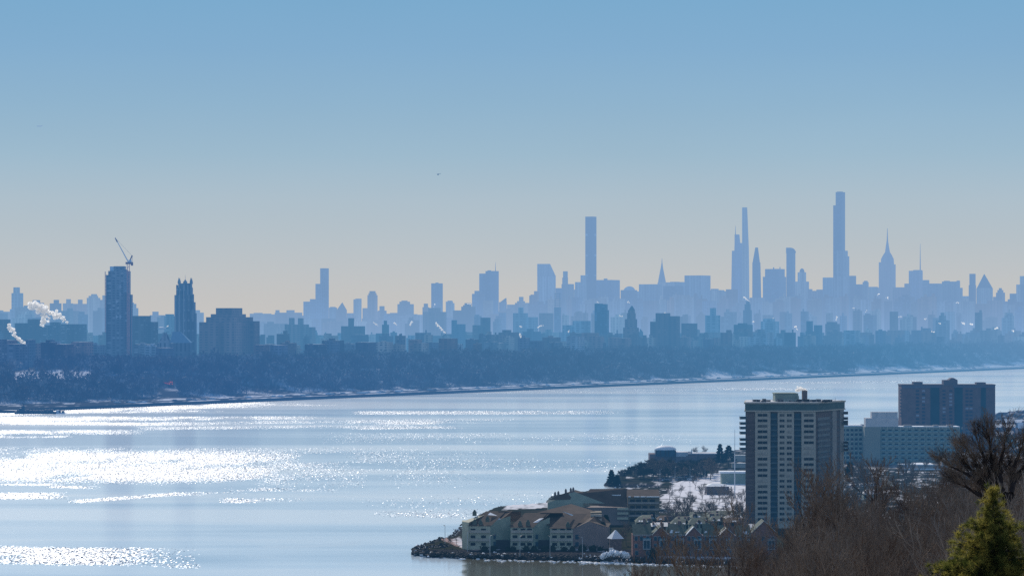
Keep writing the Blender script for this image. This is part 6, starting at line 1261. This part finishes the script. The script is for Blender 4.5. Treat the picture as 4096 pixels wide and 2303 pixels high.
    for (x0, r0, x1, r1, cnt, where) in ((2625, 1926, 2680, 1918, 8, "under the trees on the point"), (2690, 1912, 2820, 1906, 15, "in the lot above the snowfield"), (2700, 1921, 2790, 1917, 9, "at the lot's near edge"), (3390, 1950, 3570, 1936, 14, "right of the apartment tower behind the brush"), (3380, 1985, 3520, 1975, 9, "lower lot right of the apartment tower"), (2640, 2048, 2690, 2046, 4, "beside the brown-roofed condominiums")):
        for i in range(cnt):
            t = (i + r.random() * .6) / cnt; px = x0 + (x1 - x0) * t; row = r0 + (r1 - r0) * t + r.uniform(-2, 2); D = DIST(row, LZ); k = r.choices(range(6), [5, 3, 3, 1, 1, 2])[0]
            e = empty("parked_car", (X(px, D), D, LZ + .1), "%s car parked %s" % (names[k], where), "car", "%s cars parked %s" % (names[k], where), r.choice([0, math.pi / 2]) + r.uniform(-.2, .2))
            child("car_body", bms[k], e); child("cabin", cms[k], e)
            for wx in (-1.35, 1.35):
                for wy in (-.82, .82): child("wheel", whm, e, (wx, wy, .33))
    lp = MB(); lp.tube((0, 0, 0), (0, 0, 8), .12, .08, 5); lp.tube((0, 0, 8), (1.4, 0, 8.3), .06, .05, 4); lpm = lp.mesh("post", M_['metal']); lh = MB(); lh.box(1.0, 1.9, -.2, .2, 8.2, 8.4); lhm = lh.mesh("lamp_head", M_['darkmetal'])
    for i, (px, row) in enumerate(((2640, 1932), (2700, 1922), (2760, 1922), (2820, 1916), (2690, 1975), (2760, 1990), (2840, 2010), (2905, 1990), (2950, 2035), (3400, 1960), (3460, 1950), (3520, 1945), (1780, 2178), (1870, 2205), (1960, 2222), (2080, 2224), (2200, 2226), (2330, 2228))):
        D = DIST(row, LZ); e = empty("street_lamp", (X(px, D), D, LZ), "grey street lamp %s" % ("by the parked cars on the point" if i < 4 else "at the snowfield" if i < 9 else "right of the apartment tower" if i < 12 else "along the waterfront path"), "street lamp", "street lamps %s" % ("by the parked cars on the point" if i < 4 else "at the snowfield" if i < 9 else "right of the apartment tower" if i < 12 else "along the waterfront path"), i * .9)
        child("post", lpm, e); child("lamp_head", lhm, e)
    # shrubs along the condominiums
    for i, (px, w) in enumerate(((1938, 26), (1972, 28), (2034, 20), (2052, 24), (2104, 26), (2136, 26), (2180, 30), (2210, 30), (2255, 22), (2290, 24), (2330, 34), (2372, 30), (2400, 22))):
        D = 1200.; r2 = random.Random(i); mb = MB(); s = w * D / F / 2 * 1.35
        for _ in range(90): a = Vector((r2.gauss(0, .45), r2.gauss(0, .45), r2.random() * 1.1)) * s; d = Vector((r2.gauss(0, 1), r2.gauss(0, 1), r2.gauss(.3, 1))).normalized() * .5; e_ = d.orthogonal() * .9; mb.face([a - e_ * .5, a + e_ * .5, a + d * 1.3])
        mb.sphere((0, 0, s * .4), s * .75, 8, 6, jit=.4, rnd=r2)
        o = mb.build("evergreen_shrub", [M_['bush']], None, (X(px, D), D - 2.5, LZ)); tag(o, "dark round shrub at the foot of the grey-green condominiums", "shrub", "dark shrubs along the waterfront condominiums")
park()
def conifer(px, toprow, baserow, D, label, seed, wide=.3, m='evergreen'):
    r = random.Random(seed); h = Z(toprow, D) - Z(baserow, D); e = empty("dark_conifer", (X(px, D), D, Z(baserow, D)), label, "tree"); mb = MB(); mb.tube((0, 0, -1), (0, 0, h * .95), h * .02, .05, 6); mb.build("trunk", [M_['barkdark']], e)
    cr = MB()
    for _ in range(1500):
        t = r.random() ** .8; z = h * (.1 + .9 * t); rad = h * wide * 1.15 * (1 - t) ** .7 * (.5 + .5 * math.sin(t * 19 + seed) ** 2) * r.random() ** .5; a = r.random() * 6.283
        c = Vector((math.cos(a) * rad, math.sin(a) * rad, z)); d = Vector((math.cos(a), math.sin(a), r.uniform(-.2, .7))).normalized() * r.uniform(.5, 1.2); s = d.orthogonal().normalized() * r.uniform(.25, .5); cr.face([c - s, c + s, c + d])
    cr.build("crown", [M_[m]], e)
conifer(2446, 1880, 1945, 1700, "dark conifer at the tip of the point, leaning over the ice", 1, .32)
conifer(2468, 1900, 1946, 1698, "shorter dark conifer just inside the point's tip", 2, .34)
conifer(2880, 1776, 1860, 1880, "tall ragged evergreen left of the flagpole, left stem", 3, .26)
conifer(2915, 1782, 1860, 1878, "broad dark evergreen directly left of the flagpole", 4, .42)
conifer(2612, 2195, 2240, 1168, "narrow dark cypress in front of the first townhouses", 5, .3)
conifer(2410, 2090, 2190, 1215, "dark evergreen beside the mauve gable wall", 6, .25)
conifer(2425, 2060, 2140, 1290, "dark evergreen between the two condominium buildings", 7, .22)
conifer(3400, 1850, 1905, 1500, "dark round evergreen just right of the apartment tower", 8, .4)
def shore_trees():
    r = random.Random(66)
    def put(px, top, D, k, lab, grp=None, base=LZ):
        h = Z(top, D) - base; place_tree("shoreline_tree", MID[k], (X(px, D), D, base), r.random() * 6.28, h / 11.6, lab, grp)
    def putd(px, top, D, k, lab, grp):
        h = Z(top, D) - LZ; place_tree('shoreline_tree', DENSE[k], (X(px, D), D, LZ), r.random() * 6.28, h / 10.5, lab, grp)
    for i in range(56):
        px = 2480 + i * 7 + r.uniform(-5, 5) + r.uniform(-5, 5); top = np.interp(px, [2480, 2520, 2560, 2600, 2700, 2850], [1880, 1862, 1852, 1836, 1838, 1836]) + r.uniform(-2, 14)
        putd(px, top, 1730 + r.uniform(0, 150), i % 3, "leafless tree in the dense grove on the point", "leafless trees of the grove on the point")
    for i in range(20):
        px = 2490 + i * 17 + r.uniform(-8, 8); putd(px, 1868 + r.uniform(-5, 14), 1715 + r.uniform(0, 40), i % 3, "smaller leafless tree in front of the grove on the point", "leafless trees of the grove on the point")
    put(2785, 1788, 1985, 1, "thin bare tree against the water above the restaurant roof"); put(2815, 1786, 1990, 0, "round bare tree above the restaurant roof")
    for i in range(34):
        px = 2680 + (i % 17) * 18 + r.uniform(-8, 8); D = r.uniform(1370, 1660) if i < 17 else r.uniform(1290, 1400); put(px, HZ + (H - LZ - r.uniform(6, 10)) / D * F, D, i % 4, "leafless tree scattered over the snowfield", "leafless trees scattered over the snowfield")
    for i in range(26):
        px = 3385 + i * 24 + r.uniform(-8, 8); D = r.uniform(1350, 1800); put(px, HZ + (H - LZ - r.uniform(8, 13)) / D * F, D, i % 4, "leafless tree between the apartment tower and the midrise", "leafless trees between the apartment tower and the midrise")
    for px, top, D, k, lab in ((1826, 2118, 1235, 0, "small spreading bare tree at the condominiums' left end"), (1808, 2140, 1215, 2, "lowest bare bush-like tree on the point's path"), (1845, 2108, 1262, 3, "thin bare tree touching the condominiums' end wall"),
                               (2760, 1975, 1420, 0, "bare tree with a wide crown over the snowfield"), (2700, 1990, 1380, 1, "bare tree at the snowfield's left edge"), (2850, 2000, 1400, 2, "bare tree at the snowfield's lower edge, middle"), (2905, 1985, 1450, 0, "bare tree below the dark pavilion"), (2680, 2035, 1290, 3, "bare tree beside the balcony wing"), (2960, 2030, 1350, 1, "bare tree left of the apartment tower's base"), (2730, 2020, 1300, 0, "dark bare tree rising behind the second roof row"),
                               (2490, 2120, 1210, 1, "bare tree right of the pyramid-roofed house"), (2505, 2090, 1230, 0, "taller bare tree between the condominiums and the townhouses"), (2640, 2180, 1155, 2, "bare tree in front of the first gable"), (2700, 2165, 1150, 1, "bare tree in front of the snow-patched roof"), (2770, 2170, 1152, 0, "bare tree in front of the second gable"), (2820, 2160, 1150, 2, "dark bare tree right of the second gable"), (2880, 2165, 1150, 1, "bare tree below the third gable"), (2940, 2160, 1152, 3, "bare tree below the ragged snow patch"), (2975, 2180, 1150, 0, "bare tree at the townhouse row's right end"),
                               (3410, 1935, 1300, 0, "bare tree by the lot right of the apartment tower"), (3440, 1850, 1500, 1, "bare tree before the midrise's left wing"), (3480, 1835, 1480, 2, "broad bare tree before the midrise's plain end wall"), (3620, 1850, 1450, 0, "bare tree before the parking deck's left end"), (3680, 1830, 1900, 1, "dark bare tree behind the parking deck"), (3960, 1720, 2000, 2, "bare tree before the brown slab's right end"), (4040, 1655, 2700, 1, "bare trees at the water above the right-edge roofs"), (4080, 1655, 2680, 0, "dark bare tree above the right-edge roofs")):
        put(px, top, D, k, lab)
shore_trees()

# ------------------------------------------------------------------ in the air
def aircraft():
    D = 15000.; L = 22 * D / F; e = empty("airliner", (X(158, D), D, Z(505, D)), "tiny airliner crossing the sky at upper left", "airliner")
    mb = MB(); mb.tube((-L/2, 0, -.2), (-L * .36, 0, 0), .8, 1.9, 8, cap=True); mb.tube((-L * .36, 0, 0), (L * .3, 0, 0), 1.9, 1.9, 8); mb.tube((L * .3, 0, 0), (L/2, 0, .6), 1.9, .4, 8); mb.build("fuselage", [M_['darkmetal']], e)
    mb = MB(); mb.prism([(-2, -1), (3, -1), (6, -14), (4, -14)], -.8, -.4); mb.prism([(-2, 1), (3, 1), (6, 14), (4, 14)], -.8, -.4); mb.build("wing", [M_['darkmetal']], e)
    mb = MB(); mb.prism([(L * .38, -.2), (L * .48, -.2), (L * .48, .2), (L * .38, .2)], 1, 5, 0, None, [(L * .45, -.1), (L * .5, -.1), (L * .5, .1), (L * .45, .1)]); mb.build("tail_fin", [M_['darkmetal']], e)
    D = 4200.; e = empty("helicopter", (X(1752, D), D, Z(698, D)), "tiny dark helicopter high in the middle of the sky", "helicopter")
    mb = MB(); mb.sphere((0, 0, 0), 1.15, 10, 6, sz=.9); mb.build("cabin", [M_['darkmetal']], e, smooth=True); mb = MB(); mb.tube((.5, 0, .2), (3.8, 0, .9), .35, .15, 5); mb.tube((3.8, 0, .4), (3.8, 0, 1.5), .12, .12, 4); mb.build("tail_boom", [M_['darkmetal']], e); mb = MB(); mb.box(-3.6, 3.6, -.1, .1, 1.3, 1.36); mb.tube((0, 0, .9), (0, 0, 1.35), .12, .12, 4); mb.build("rotor", [M_['darkmetal']], e)
aircraft()
